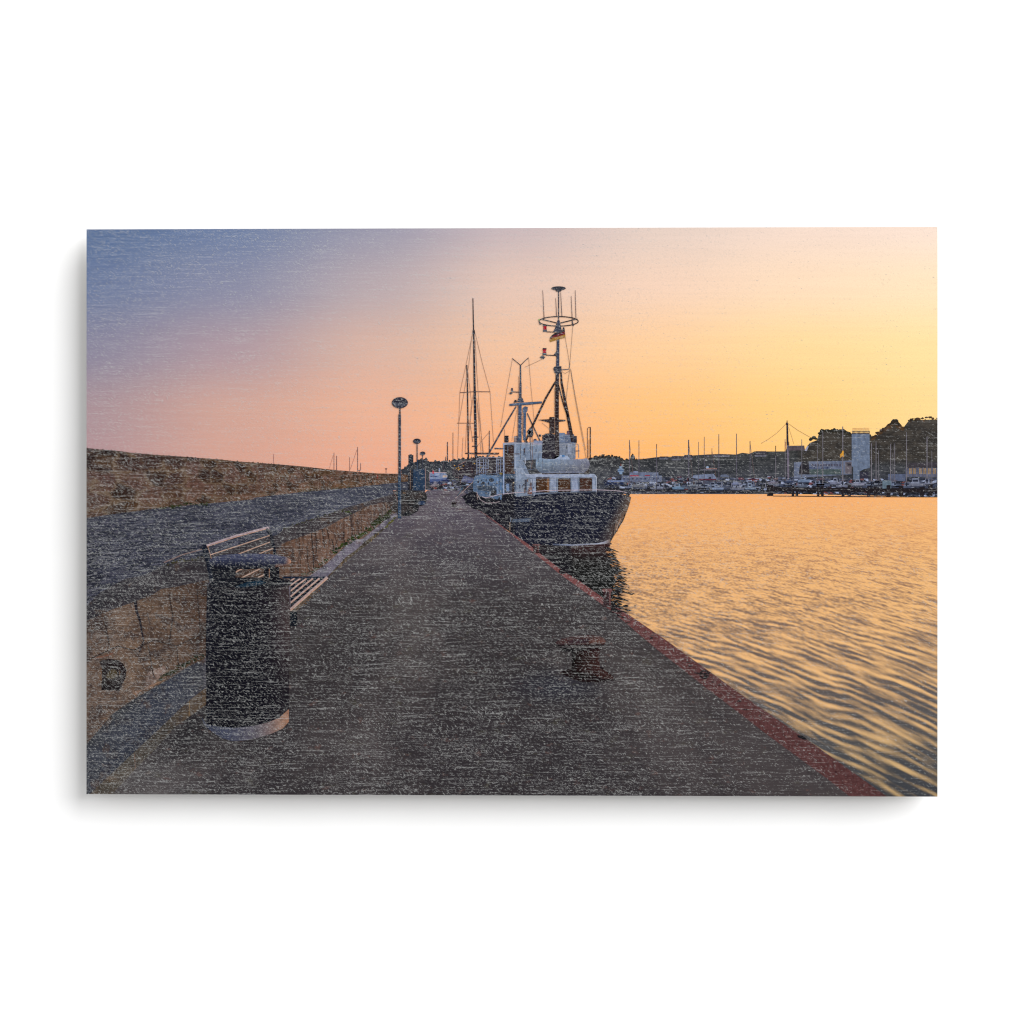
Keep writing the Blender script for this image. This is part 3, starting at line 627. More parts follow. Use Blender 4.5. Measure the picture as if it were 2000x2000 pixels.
a = Ink('joint', k, 24, zone='F'); a.line([(436, -30), (450, 60), (478, 140), (490, 220), (508, 300), (470, 395)], 26, (36, 32, 38), 8); a.line([(560, 170), (540, 90)], 6, (54, 46, 46))
def wall_line(tbl, x):
    ps = sorted(tbl)
    for (x0, y0), (x1, y1) in zip(ps, ps[1:]):
        if x0 <= x <= x1 and x1 > x0: return y0 + (y1 - y0) * (x - x0) / (x1 - x0)
    return None
rj = random.Random(77); xj = 572.0
while xj < 778:
    yt = wall_line(WT, xj); yb = wall_line(WB, xj)
    if yt and yb and yb - yt > 6:
        a.z = None; f0 = rj.choice([0, 0, .3, .5]); f1 = rj.choice([1, 1, .6, .5])
        if f1 > f0: a.line([(xj, yt + (yb - yt) * f0), (xj + rj.uniform(1, 4), yt + (yb - yt) * (f0 + f1) / 2), (xj + rj.uniform(2, 6), yt + (yb - yt) * f1)], rj.uniform(1.0, 2.2), rj.choice([(48, 38, 36), (54, 42, 38), (60, 46, 40), (112, 88, 74)]))
    xj += rj.uniform(5, 12) * (860 - xj) / 200
for pts, w_ in (([(169, 1290), (230, 1262), (262, 1270)], 2.6), ([(262, 1270), (300, 1250), (345, 1262), (402, 1235)], 2.4), ([(330, 1160), (338, 1205), (330, 1258)], 2.4), ([(205, 1215), (214, 1262)], 2.6), ([(385, 1150), (392, 1238)], 2.0), ([(290, 1262), (300, 1320)], 2.2), ([(169, 1235), (196, 1225), (210, 1240)], 2.0), ([(345, 1262), (350, 1310)], 2.0)):
    a.line(pts, w_, (50, 41, 39))
a.done()
a = Ink('pale_stone', k, 24, mat='rubble', zone='F'); a.poly([(520, 690), (524, 600), (548, 556), (600, 530), (640, 520), (670, 505), (695, 520), (680, 560), (640, 600), (600, 640), (560, 680)], (96, 80, 74), (134, 112, 102))
a.poly([(420, 700), (432, 715), (560, 690), (640, 640), (700, 612), (560, 665), (500, 700), (440, 745), (415, 740)], (104, 80, 66), (140, 108, 88)); a.done()
a = Ink('iron_ring', k, 25, zone='F', label='rusted iron ring hanging on the wall')
a.line([(155, 500), (185, 485), (230, 478), (280, 484), (320, 508), (342, 550), (335, 600), (308, 650), (285, 710)], 62, (34, 26, 28), 46)
a.rect(160, 640, 310, 706, (32, 26, 28)); a.poly([(165, 520), (250, 500), (300, 530), (310, 600), (270, 660), (165, 660)], (40, 34, 34)); a.poly([(205, 570), (250, 530), (285, 545), (292, 590), (250, 612), (200, 606)], (74, 64, 48)); a.line([(110, 440), (180, 430), (260, 400)], 12, (110, 74, 60)); a.done()
k = Ink('weeds', level=26, mat='foliage', label='weeds rooted where the low wall meets the kerb')
k.clumps(Z('Q', [(670, 1470), (790, 1430), (890, 1345), (960, 1270)]), 1.4, 4, (28, 34, 24), (54, 58, 34), 3, 31, 3)
k.clumps(Z('Q', [(1030, 1195), (1130, 1150), (1270, 1030), (1400, 960), (1540, 870), (1700, 730)]), 2.0, 5.5, (30, 36, 22), (58, 66, 32), 2.4, 32, 5)
k.clumps(Z('Q', [(1500, 860), (1640, 770), (1760, 690)]), 2.5, 6, (30, 34, 24), (52, 58, 32), 2.2, 33, 6)
k.clumps(Z('F', [(640, 620), (720, 560), (860, 480), (1005, 415)]), 2, 5, (32, 36, 28), (54, 54, 38), 3, 34, 4)
k.done()

# ---- kerb
KT = Z('F', [(38, 1150), (250, 900), (440, 770), (700, 622), (860, 520), (1010, 445)]) + Z('Q', [(560, 1560), (750, 1482), (960, 1330), (1170, 1135), (1300, 1050), (1380, 1042), (1480, 960), (1600, 860), (1700, 762), (1795, 728)])
KE = Z('Q', [(1795, 760), (1700, 830), (1640, 905), (1500, 1000), (1400, 1080), (1300, 1172), (1180, 1255), (1100, 1345), (960, 1490), (700, 1700)]) + Z('F', [(1010, 690), (880, 790), (740, 920), (600, 1055), (430, 1212), (200, 1430), (60, 1562)])
KB = Z('Q', [(1800, 775), (1740, 812), (1660, 900), (1560, 1000), (1420, 1120), (1360, 1160), (1200, 1290), (1130, 1350), (980, 1490), (760, 1730)]) + Z('F', [(1010, 830), (880, 925), (760, 1010), (600, 1190), (430, 1362), (320, 1480), (245, 1564)])
k = part('kerb', 'raised stone kerb with a blue grey top along the wall')
a = Ink('kerb_top', k, 27, mat='rubble')
def ktf(x, y):
    if x < 402:
        n = (y - (1560 - (x - 175) * .74 * .98))
        c = ramp(x + (y - 1400) * .2, [(169, (50, 51, 57)), (300, (45, 48, 59)), (400, (54, 53, 58))])
        # mossy inner strip
        line = 1452 - (x - 169) * .84
        t = max(0, min(1, (line + 18 - y) / 40))
        c = mixc(c, (46, 46, 48), t)
        return c, mixc(c, (90, 94, 108), .32), .5
    c = ramp(x, [(560, (84, 81, 92)), (640, (92, 88, 101)), (760, (84, 80, 90))])
    return c, mixc(c, (140, 130, 146), .5), .5
a.fill(KT + KE + [(169, 1556)], ktf, 12); a.done()
a = Ink('kerb_face', k, 28, mat='rubble')
def kff(x, y):
    c = ramp(x, [(169, (66, 60, 54)), (260, (70, 65, 60)), (320, (46, 43, 41)), (400, (74, 60, 48)), (640, (72, 60, 50)), (775, (60, 58, 44))])
    return c, mixc(c, (120, 104, 90), .35), .5
a.fill(KE + list(reversed(KB)), kff, 12); a.done()
a = Ink('joint', k, 29, zone='F'); a.line([(460, 775), (700, 778), (900, 775)], 5, (34, 34, 44)); a.line([(980, 730), (978, 830)], 5, (50, 42, 40)); a.line([(882, 800), (880, 915)], 5, (130, 104, 72)); a.line([(608, 1060), (600, 1170)], 5, (46, 42, 42)); a.line([(430, 1225), (440, 1350)], 5, (116, 92, 82)); a.done()
a = Ink('joint', k, 29, zone='Q')
for x0, y0 in ((1500, 1010), (1530, 990), (1480, 1040), (1130, 1330), (1180, 1280), (1110, 1350), (1560, 960)): a.line([(x0, y0), (x0 + 4, y0 + 36)], 7, (120, 100, 72))
a.done()
k = Ink('moss', level=30, mat='foliage', label='yellow green moss on the far kerb edge', zone='Q'); k.clumps([(1640, 915), (1700, 855), (1760, 800)], 1.2, 3.2, (60, 66, 30), (92, 88, 40), 2.4, 41, 2); k.done()
k = Ink('fallen_leaves', level=31, mat='foliage', label='brown leaves under the bench edge', zone='E'); k.clumps([(1380, 1060), (1440, 1020), (1540, 900), (1600, 850)], .6, 1.7, (80, 62, 40), (104, 74, 44), 3, 42, 2); k.done()

# ---- quay
RI = Z('C', [(250, 870), (440, 1010), (660, 1170), (870, 1342), (1120, 1545), (1340, 1705)]) + Z('J', [(150, 258), (400, 468), (700, 702), (1000, 932), (1300, 1152), (1440, 1262)])
RO = Z('C', [(420, 960), (560, 1070), (640, 1148), (720, 1182), (870, 1298), (960, 1372), (1160, 1525), (1320, 1622), (1530, 1772)]) + Z('J', [(240, 276), (440, 412), (640, 556), (850, 708), (1040, 840), (1260, 990), (1640, 1262)])
k = Ink('quay', level=24, mat='asphalt', label='worn grey asphalt quay running to the vanishing point')
def quayf(x, y):
    c = ramp(y, [(955, (92, 84, 96)), (1000, (84, 77, 88)), (1080, (70, 65, 71)), (1180, (58, 54, 56)), (1320, (52, 48, 50)), (1450, (52, 48, 51)), (1560, (49, 45, 48))])
    d = math.hypot((x - 395) / 140, (y - 1430) / 80)      # shadow round the bin foot, put into the quay colour
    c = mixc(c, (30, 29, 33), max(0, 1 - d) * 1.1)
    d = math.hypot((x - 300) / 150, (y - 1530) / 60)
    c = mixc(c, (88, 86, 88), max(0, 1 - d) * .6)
    d = math.hypot((x - 1090) / 120, (y - 1340) / 40)
    c = mixc(c, (40, 42, 54), max(0, 1 - d) * .8)
    return c, mixc(c, (122, 112, 108), .27), .5
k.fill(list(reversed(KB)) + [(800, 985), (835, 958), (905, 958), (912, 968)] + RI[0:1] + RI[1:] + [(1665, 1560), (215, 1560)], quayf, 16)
k.done()
k = Ink('quay_edge', level=30, mat='plain', label='faded red painted strip along the quay edge')
k.fill(RI + [(1735, 1560)] + list(reversed(RO)), lambda x, y: (ramp(y, [(980, (84, 56, 62)), (1060, (116, 72, 72)), (1150, (112, 68, 68)), (1300, (88, 56, 56)), (1556, (84, 54, 54))]), (104, 74, 72), .45), 14)
rq2 = random.Random(31)
for q_ in range(22):
    t_ = rq2.uniform(0, 1); x0 = 1200 + 480 * t_; y0 = 1196 + 348 * t_ + rq2.uniform(-2, 6); k.ell(x0 + rq2.uniform(-4, 20), y0, rq2.uniform(2, 7), rq2.uniform(1, 2.4), rq2.choice([(52, 44, 46), (64, 46, 46), (110, 84, 80)]), n=9)
k.done()
k = Ink('quay_joint', level=26, label='dark seams across the far quay', zone='M')
k.line([(600, 768), (850, 772), (960, 776)], 6, (52, 46, 58)).line([(480, 1036), (900, 1032), (1320, 1044)], 6, (54, 48, 60)).line([(760, 698), (800, 705)], 6, (52, 46, 58)); k.done()

# ================================================================== the ship
DK = (42, 46, 62); BR = (44, 34, 38)
S = part('ship', 'dark hulled patrol ship with blue white deckhouse moored at the quay')
a = Ink('hull', S, 32, zone='C')
HULL = [(230, 860), (330, 800), (345, 860), (430, 905), (560, 862), (650, 838), (750, 820), (860, 806), (960, 796), (1150, 785), (1480, 780), (1620, 786), (1700, 795), (1770, 812), (1800, 826), (1788, 880), (1765, 950), (1740, 1010), (1715, 1060), (1680, 1125), (1640, 1190), (1600, 1256), (1540, 1268), (1240, 1282), (1060, 1280), (935, 1275), (860, 1290), (700, 1180), (640, 1140), (430, 985), (330, 930), (240, 890)]
def hullf(x, y):
    X = (x - 860) / .207; Y = (y - 800) / .207
    c = (24, 26, 42)
    edge = 1800 - max(0, (Y - 826)) * .46
    t = max(0, min(1, 1 - (edge - X) / (110 + max(0, Y - 900) * .15)))
    c = mixc(c, (108, 86, 70), t * .85)
    if X < 700: c = mixc(c, (26, 22, 26), .5)
    c = mixc(c, (30, 30, 44), max(0, min(1, (Y - 1100) / 160)) * .5)
    return c, None, .5
a.fill(HULL, hullf, 6); a.done()
a = Ink('boot_stripe', S, 33, zone='C'); a.grad([(1060, 1264), (1240, 1272), (1480, 1262), (1545, 1246), (1598, 1222), (1600, 1258), (1540, 1270), (1240, 1286), (1060, 1280)], [(70, 76, 98), (150, 162, 190), (158, 168, 196), (150, 152, 168), (120, 104, 92), (110, 90, 80), (120, 112, 118), (130, 140, 168), (60, 66, 84)]); a.done()
a = Ink('stem_fitting', S, 34, zone='C'); a.line([(1745, 985), (1720, 1050), (1660, 1140), (1612, 1225)], 10, (26, 24, 30)).line([(1735, 1010), (1660, 1060), (1640, 1180), (1625, 1210)], 5, (120, 96, 80)).line([(1700, 1030), (1660, 1140)], 14, (146, 120, 104)).line([(1645, 1050), (1630, 1180)], 6, (34, 30, 34)).line([(1688, 1075), (1668, 1150)], 5, (30, 26, 30)).ell(1718, 940, 7, 14, (40, 36, 40)); a.done()
a = Ink('rubbing_strake', S, 33, zone='C'); a.line([(560, 866), (750, 842), (1000, 820), (1480, 806), (1780, 836)], 4, (46, 46, 60)); a.done()
a = Ink('bulwark_rail', S, 40, zone='C')
a.line([(395, 822), (430, 832), (470, 824), (560, 800), (700, 784), (860, 774), (1000, 764), (1150, 760), (1480, 757), (1620, 762), (1700, 770), (1755, 782), (1778, 800)], 6, (176, 160, 172))
for x0, y0 in ((1480, 757), (1635, 764), (1725, 774)): a.line([(x0, y0), (x0, y0 + 28)], 9, (60, 54, 62))
a.poly([(1755, 790), (1768, 770), (1790, 800), (1782, 815), (1750, 808)], (40, 36, 44)); a.done()
a = Ink('quayside_rail', S, 40, zone='C'); a.line([(342, 775), (352, 800), (378, 850), (430, 880), (500, 880), (560, 868)], 6, (150, 134, 140)).line([(345, 800), (352, 850)], 8, (120, 100, 96)); a.done()

a = Ink('deckhouse', S, 35, zone='C')
a.poly([(700, 700), (720, 560), (770, 560), (806, 612), (1450, 606), (1474, 628), (1474, 778), (1150, 786), (960, 796), (860, 806), (715, 824)], (116, 128, 149))
a.poly([(806, 612), (1450, 606), (1474, 628), (1474, 640), (830, 640), (800, 622)], (143, 153, 178)); a.rect(1040, 640, 1095, 780, (131, 141, 165)); a.rect(1240, 640, 1300, 775, (134, 144, 169)); a.rect(1438, 636, 1460, 775, (136, 146, 169))
a.poly([(870, 640), (900, 640), (900, 800), (870, 804)], (136, 146, 168)); a.rect(795, 660, 815, 770, (54, 56, 70)); a.rect(832, 735, 866, 800, (112, 74, 66)); a.rect(842, 700, 862, 735, (96, 84, 96))
a.rect(700, 560, 712, 815, (84, 98, 121)); a.done()
for i, (x0, x1, y0, y1, c) in enumerate([(902, 1030, 638, 775, (70, 47, 32)), (1110, 1230, 648, 770, (70, 46, 31)), (1312, 1432, 640, 765, (64, 40, 31))]):
    w_ = Ink('window', S, 37, zone='C', label=['brown shuttered window nearest the quay', 'middle brown shuttered window', 'brown shuttered window nearest the bow'][i])
    w_.rect(x0, y0, x1, y1 + 12, (46, 36, 38)); w_.rect(x0 + 8, y0 + 8, x1 - 6, y1, c)
    if i == 0: w_.rect(x1 - 24, y0 + 6, x1 - 2, y1, (118, 84, 58))
    w_.done()
a = Ink('deck_edge', S, 37, zone='C'); a.poly([(1355, 596), (1400, 560), (1406, 612), (1355, 612)], (58, 52, 52)); a.rect(960, 598, 1362, 608, (40, 38, 48)); a.line([(800, 612), (960, 606)], 5, (175, 179, 195)); a.line([(1455, 628), (1474, 640), (1470, 780)], 5, (182, 187, 206)); a.done()
a = Ink('life_raft', S, 36, zone='C', label='pale cylindrical life raft canister on the deckhouse roof')
a.grad([(902, 500), (915, 470), (940, 455), (975, 452), (1005, 466), (1080, 468), (1330, 468), (1380, 458), (1402, 478), (1412, 520), (1396, 570), (1362, 600), (1150, 602), (968, 600), (930, 585), (905, 560)],
       [(116, 136, 159), (124, 146, 171), (132, 152, 178), (127, 144, 169), (127, 136, 164), (129, 138, 167), (124, 130, 157), (126, 132, 153), (120, 122, 140), (108, 108, 123), (95, 95, 108), (103, 108, 130), (107, 116, 142), (108, 117, 141), (88, 100, 118), (99, 114, 134)])
a.rect(962, 470, 970, 598, (92, 101, 122)); a.line([(1360, 470), (1385, 520), (1360, 596)], 5, (94, 99, 118)); a.done()
a = Ink('life_raft_cover', S, 37, zone='C'); a.ell(1145, 470, 78, 42, (151, 165, 193), 180, 360); a.ell(1160, 438, 14, 11, (65, 112, 162)); a.done()

a = Ink('wheelhouse', S, 34, zone='C')
a.poly([(597, 316), (690, 310), (1276, 306), (1276, 462), (1080, 500), (960, 610), (770, 612), (760, 560), (597, 620)], (106, 117, 138))
a.poly([(700, 330), (960, 326), (960, 460), (900, 480), (890, 560), (700, 560)], (118, 132, 155)); a.rect(700, 326, 716, 560, (141, 153, 175)); a.rect(1120, 326, 1260, 440, (113, 121, 139)); a.rect(1206, 306, 1240, 420, (137, 145, 165))
a.poly([(780, 480), (900, 470), (900, 560), (965, 575), (960, 608), (840, 610), (820, 560)], (56, 58, 64)); a.rect(752, 345, 760, 470, (89, 94, 106)); a.rect(905, 560, 965, 600, (60, 60, 66))
a.poly([(700, 560), (770, 545), (810, 610), (700, 700)], (133, 145, 167)); a.done()
a = Ink('fittings', S, 39, zone='C', label='small pipes, lamps and dark lines over the pale superstructure'); rq = random.Random(12)
for i in range(46):
    x0 = rq.uniform(612, 1265); y0 = rq.uniform(330, 600) if x0 < 900 else rq.uniform(322, 450)
    if 955 < x0 < 1125: continue
    c_ = rq.choice([(70, 78, 98), (54, 58, 72), (147, 155, 175), (165, 171, 187), (90, 70, 66), (92, 102, 121)])
    if rq.random() < .55: a.rect(x0, y0, x0 + rq.uniform(4, 9), y0 + rq.uniform(20, 90), c_)
    else: a.rect(x0, y0, x0 + rq.uniform(15, 55), y0 + rq.uniform(4, 8), c_)
for i in range(18):
    x0 = rq.uniform(720, 880); y0 = rq.uniform(640, 790)
    a.rect(x0, y0, x0 + rq.uniform(5, 14), y0 + rq.uniform(10, 40), rq.choice([(70, 78, 98), (60, 60, 74), (157, 163, 183), (96, 80, 78)]))
for i in range(30):
    x0 = rq.uniform(340, 590); y0 = rq.uniform(610, 800)
    a.rect(x0, y0, x0 + rq.uniform(6, 22), y0 + rq.uniform(6, 22), rq.choice([(60, 72, 92), (44, 50, 64), (109, 124, 142), (127, 138, 154), (50, 46, 54)]))
for x0 in (868, 1098, 1300): a.line([(x0, 640), (x0 + 2, 780)], 4, (98, 107, 130))
a.line([(830, 648), (1450, 644)], 3, (104, 113, 137)); a.line([(880, 786), (1470, 772)], 6, (76, 81, 98)); a.done()
a = Ink('roof_edge', S, 36, zone='C'); a.poly([(595, 314), (690, 308), (900, 312), (960, 306), (960, 330), (880, 330), (690, 326), (597, 332)], (145, 149, 166)); a.rect(862, 314, 960, 326, (178, 160, 170)); a.line([(1120, 326), (1280, 322), (1300, 328), (1306, 350), (1306, 455)], 6, (140, 140, 150)); a.line([(960, 352), (1290, 348)], 4, (153, 155, 167)); a.done()
a = Ink('door', S, 36, zone='C', label='tall dark brown door panel'); a.rect(604, 334, 694, 606, (56, 40, 38)); a.rect(604, 334, 640, 440, (48, 38, 38)); a.done()
a = Ink('corner_post', S, 38, zone='C'); a.rect(594, 316, 604, 800, (150, 166, 200)); a.done()
a = Ink('funnel', S, 37, zone='C', label='dark blunt funnel block amidships'); a.poly([(958, 460), (964, 300), (962, 240), (980, 238), (992, 226), (1040, 224), (1080, 234), (1122, 262), (1124, 440), (1080, 466), (1000, 466)], (42, 38, 48)); a.done()
a = Ink('vent_housing', S, 36, zone='C'); a.rect(1120, 220, 1175, 306, (104, 118, 146)); a.rect(1176, 232, 1262, 320, (88, 98, 122)); a.rect(1262, 250, 1288, 314, (44, 44, 56)); a.rect(1196, 200, 1216, 240, (96, 70, 84)); a.done()
a = Ink('roof_ventilator', S, 38, zone='L'); a.rect(188, 824, 248, 920, (34, 32, 40)); a.rect(362, 824, 438, 925, (60, 62, 78)); a.rect(330, 830, 362, 920, (130, 112, 112)); a.poly([(684, 808), (724, 806), (716, 840), (694, 842)], (34, 32, 40)); a.ell(632, 888, 24, 18, (56, 60, 74)); a.rect(505, 905, 525, 930, (54, 60, 80)); a.rect(610, 895, 740, 940, (120, 128, 156)); a.done()
a = Ink('searchlight', S, 41, zone='L', label='round searchlight on a bracket before the wheelhouse'); a.poly([(510, 770), (560, 705), (600, 720), (610, 800), (590, 850), (545, 840), (535, 790)], (46, 46, 56)); a.line([(560, 845), (566, 960), (575, 1220)], 12, (74, 72, 84)); a.line([(590, 845), (592, 960), (600, 1240)], 8, (110, 96, 96)); a.ell(572, 735, 24, 22, (84, 86, 96)); a.done()
a = Ink('yardarm', S, 39, zone='B'); a.poly([(918, 1352), (1030, 1346), (1180, 1352), (1182, 1364), (1080, 1376), (1030, 1380), (980, 1366)], (52, 44, 48)); a.rect(1030, 1326, 1078, 1480, (52, 40, 40)); a.done()

# main mast
M_ = Ink('main_mast', S, 42, zone='B')
M_.line([(1117, 140), (1117, 420)], 9, DK).line([(1116, 415), (1112, 580)], 24, (60, 66, 86), 30).line([(1112, 575), (1108, 850)], 24, (62, 68, 88), 30).line([(1107, 850), (1102, 1010)], 32, (48, 44, 54)).line([(1102, 1005), (1100, 1690)], 33, BR, 36)
M_.poly([(1098, 440), (1082, 490), (1064, 522), (1150, 526), (1130, 440)], (58, 62, 78)).poly([(1150, 525), (1158, 480), (1170, 480), (1176, 520)], DK)
M_.poly([(1066, 870), (1076, 850), (1142, 846), (1144, 890), (1132, 915), (1080, 912)], (50, 50, 62)).poly([(1068, 742), (1100, 700), (1100, 762), (1084, 745)], (50, 50, 60)); M_.done()
a = Ink('radar_dome', S, 44, zone='B', label='flat dark disc aerial topping the tall mast'); a.ell(1116, 112, 68, 19, (50, 52, 62)); a.poly([(1084, 126), (1150, 126), (1134, 143), (1098, 143)], (44, 44, 54)); a.done()
a = Ink('antenna_ring', S, 43, zone='B', label='wide tilted hoop of aerials round the mast'); a.ring(1117, 423, 185, 45, 9, (44, 40, 46)); a.line([(960, 405), (1105, 440)], 9, (44, 40, 46)).line([(1130, 440), (1292, 400)], 10, (44, 40, 46)).line([(1245, 425), (1255, 470)], 12, (60, 54, 60)).line([(935, 430), (945, 455)], 12, (60, 60, 66)).ell(932, 408, 8, 8, (150, 170, 90)); a.done()
for x0, y0, x1, y1 in ((967, 130, 980, 402), (1273, 128, 1280, 390), (1235, 185, 1246, 430), (1089, 205, 1098, 378), (1136, 150, 1148, 378)):
    a = Ink('whip_aerial', S, 43, zone='B'); a.line([(x0, y0), ((x0 + x1) / 2, (y0 + y1) / 2), (x1, y1)], 4, (110, 90, 90), 7); a.done()
for i, (x0, y0) in enumerate(((988, 488), (984, 708))):
    a = Ink('signal_lantern', S, 44, zone='B', label=['red signal lantern under the hoop', 'red signal lantern lower on the mast'][i])
    a.rect(x0 - 18, y0 - 32, x0 + 18, y0 - 18, (44, 42, 50)); a.rect(x0 - 15, y0 - 18, x0 + 15, y0 + 12, (178, 24, 44)); a.rect(x0 - 15, y0 - 2, x0 + 15, y0 + 2, (140, 30, 44)); a.rect(x0 - 18, y0 + 12, x0 + 18, y0 + 34, (80, 84, 94))
    a.line([(x0 + 14, y0 + 34), (x0 + 100, y0 + 37)], 8, (44, 42, 50))
    if i: a.poly([(938, 762), (962, 744), (990, 760), (976, 780), (955, 774)], (64, 68, 80))
    a.done()
a = Ink('flag', S, 45, zone='B', label='furled black, red and gold flag flying from the mast')
a.poly([(1072, 538), (1110, 525), (1172, 500), (1175, 520), (1110, 545), (1062, 562), (1030, 596), (1040, 568)], (44, 38, 44)); a.poly([(1060, 562), (1110, 543), (1174, 518), (1178, 546), (1116, 566), (1070, 576), (1040, 592)], (104, 34, 44)); a.poly([(1028, 600), (1066, 578), (1116, 566), (1178, 546), (1182, 578), (1128, 588), (1096, 600), (1040, 618)], (158, 116, 46)); a.done()
for pts, w0, w1 in (([(1086, 995), (1000, 1140), (880, 1390), (800, 1562)], 17, 20), ([(1140, 905), (1144, 1000), (1188, 1230), (1250, 1560)], 14, 32), ([(1112, 1010), (1160, 1200), (1205, 1330)], 10, 12)):
    a = Ink('mast_leg', S, 41, zone='B'); a.line(pts, w0, BR, w1); a.done()
a = Ink('mast_arm', S, 41, zone='B'); a.line([(1140, 880), (1212, 876), (1219, 855), (1223, 820)], 8, (84, 80, 88), 6); a.done()
a = Ink('stay', S, 41, zone='B')
for pts in ([(1176, 560), (1200, 700), (1222, 840)], [(1250, 475), (1236, 650), (1222, 830)], [(1222, 870), (1205, 1000), (1186, 1180)], [(1228, 870), (1280, 1200), (1376, 1712)], [(1232, 880), (1270, 1110), (1372, 1640)], [(1142, 895), (1180, 915), (1218, 890)], [(1078, 1050), (1078, 1480)], [(800, 855), (900, 810), (960, 780)]): a.line(pts, 3.2, (130, 108, 96))
a.done()
# fore mast
a = Ink('fore_mast', S, 42, zone='B'); a.line([(757, 838), (757, 1010)], 12, (66, 72, 88), 16).line([(757, 1005), (755, 1150)], 20, (60, 66, 84), 24).poly([(757, 1128), (738, 1150), (722, 1186), (788, 1186), (780, 1155)], (58, 62, 78)).line([(753, 1215), (750, 1545)], 30, (62, 82, 112)).line([(798, 1250), (794, 1545)], 24, (66, 88, 118)).poly([(778, 1240), (800, 1224), (826, 1232), (822, 1270), (805, 1290), (776, 1284)], (80, 92, 116)).line([(733, 1215), (732, 1520)], 5, (150, 112, 90)).line([(778, 1290), (776, 1500)], 4, (130, 110, 100))
for y0 in range(1300, 1500, 44): a.line([(735, y0), (775, y0)], 5, (60, 60, 70))
a.done()
a = Ink('radar_scanner', S, 44, zone='B', label='long blue grey radar bar across the shorter mast'); a.poly([(650, 1202), (760, 1190), (958, 1178), (960, 1196), (830, 1210), (655, 1222)], (74, 94, 122)); a.line([(652, 1218), (830, 1208), (958, 1194)], 6, (50, 60, 82)); a.poly([(692, 1190), (700, 1168), (718, 1162), (722, 1188)], (48, 46, 54)); a.done()
a = Ink('v_aerial', S, 43, zone='B'); a.line([(678, 773), (712, 800), (758, 838)], 7, (62, 60, 70)).line([(834, 767), (800, 795), (758, 838)], 7, (62, 60, 70)); a.done()
a = Ink('mast_leg', S, 41, zone='B'); a.line([(716, 1226), (600, 1420), (440, 1702)], 13, (58, 60, 76), 15); a.done()
a = Ink('mast_leg', S, 41, zone='B'); a.line([(820, 1290), (870, 1400), (942, 1552)], 10, (56, 58, 72)); a.done()
a = Ink('anchor_lamp', S, 43, zone='B'); a.line([(680, 1088), (745, 1092)], 9, (60, 58, 68)); a.rect(668, 1052, 686, 1088, (84, 78, 88)); a.poly([(645, 1100), (668, 1090), (684, 1102), (666, 1114)], (60, 56, 64)); a.done()
a = Ink('stay', S, 41, zone='B')
for pts in ([(680, 785), (630, 1060), (570, 1420)], [(835, 775), (856, 1050), (886, 1350)], [(722, 1260), (700, 1400), (676, 1550)], [(740, 940), (734, 1180)], [(608, 1440), (606, 1500)], [(960, 1380), (1030, 1440)]): a.line(pts, 3.0, (140, 112, 100))
a.done()
# after deck
a = Ink('after_cabin', S, 34, zone='M')
a.poly([(1320, 560), (1350, 480), (1440, 450), (1700, 440), (1800, 470), (1800, 750), (1700, 850), (1560, 810), (1430, 800), (1380, 740), (1320, 720)], (78, 98, 126), None)
a.poly([(1340, 560), (1380, 480), (1450, 460), (1700, 452), (1730, 520), (1720, 590), (1340, 596)], (88, 112, 144)); a.ell(1480, 590, 26, 22, (44, 48, 56)); a.ell(1610, 545, 40, 30, (52, 58, 72)); a.rect(1520, 450, 1700, 470, (44, 44, 56))
a.poly([(1560, 760), (1600, 720), (1690, 700), (1690, 770), (1600, 800)], (36, 34, 40)); a.rect(1690, 500, 1720, 780, (104, 128, 164)); a.rect(1745, 540, 1770, 850, (84, 112, 150)); a.poly([(1380, 640), (1660, 630), (1690, 690), (1580, 730), (1400, 700)], (60, 70, 86)); a.done()
a = Ink('bridge_wing', S, 35, zone='C'); a.rect(606, 606, 720, 650, (66, 82, 104)); a.rect(606, 650, 715, 690, (34, 34, 44)); a.rect(606, 690, 700, 790, (56, 62, 78)); a.rect(622, 700, 650, 770, (104, 124, 158)); a.rect(675, 690, 715, 790, (44, 36, 40)); a.ell(692, 690, 8, 5, (196, 180, 150)); a.rect(560, 590, 584, 612, (120, 104, 44)); a.done()
a = Ink('guard_rail', S, 40, zone='C')
for x0, y0, y1 in ((345, 462, 610), (372, 462, 600), (408, 465, 600), (430, 462, 615), (452, 470, 560), (530, 460, 600), (545, 470, 600), (568, 465, 590)): a.line([(x0, y0), (x0, y1)], 6, (128, 138, 164))
for y0 in (468, 500, 530, 560, 590): a.line([(340, y0), (450, y0 - 4)], 5, (120, 126, 150)).line([(525, y0), (600, y0 + 2)], 4, (116, 118, 140))
a.line([(345, 462), (400, 450), (560, 452), (598, 446)], 5, (140, 140, 160)).line([(375, 590), (430, 510)], 6, (120, 128, 152)); a.done()
a = Ink('boom', S, 41, zone='C'); a.line([(512, 366), (560, 368), (600, 370)], 12, (70, 78, 100), 8); a.done()

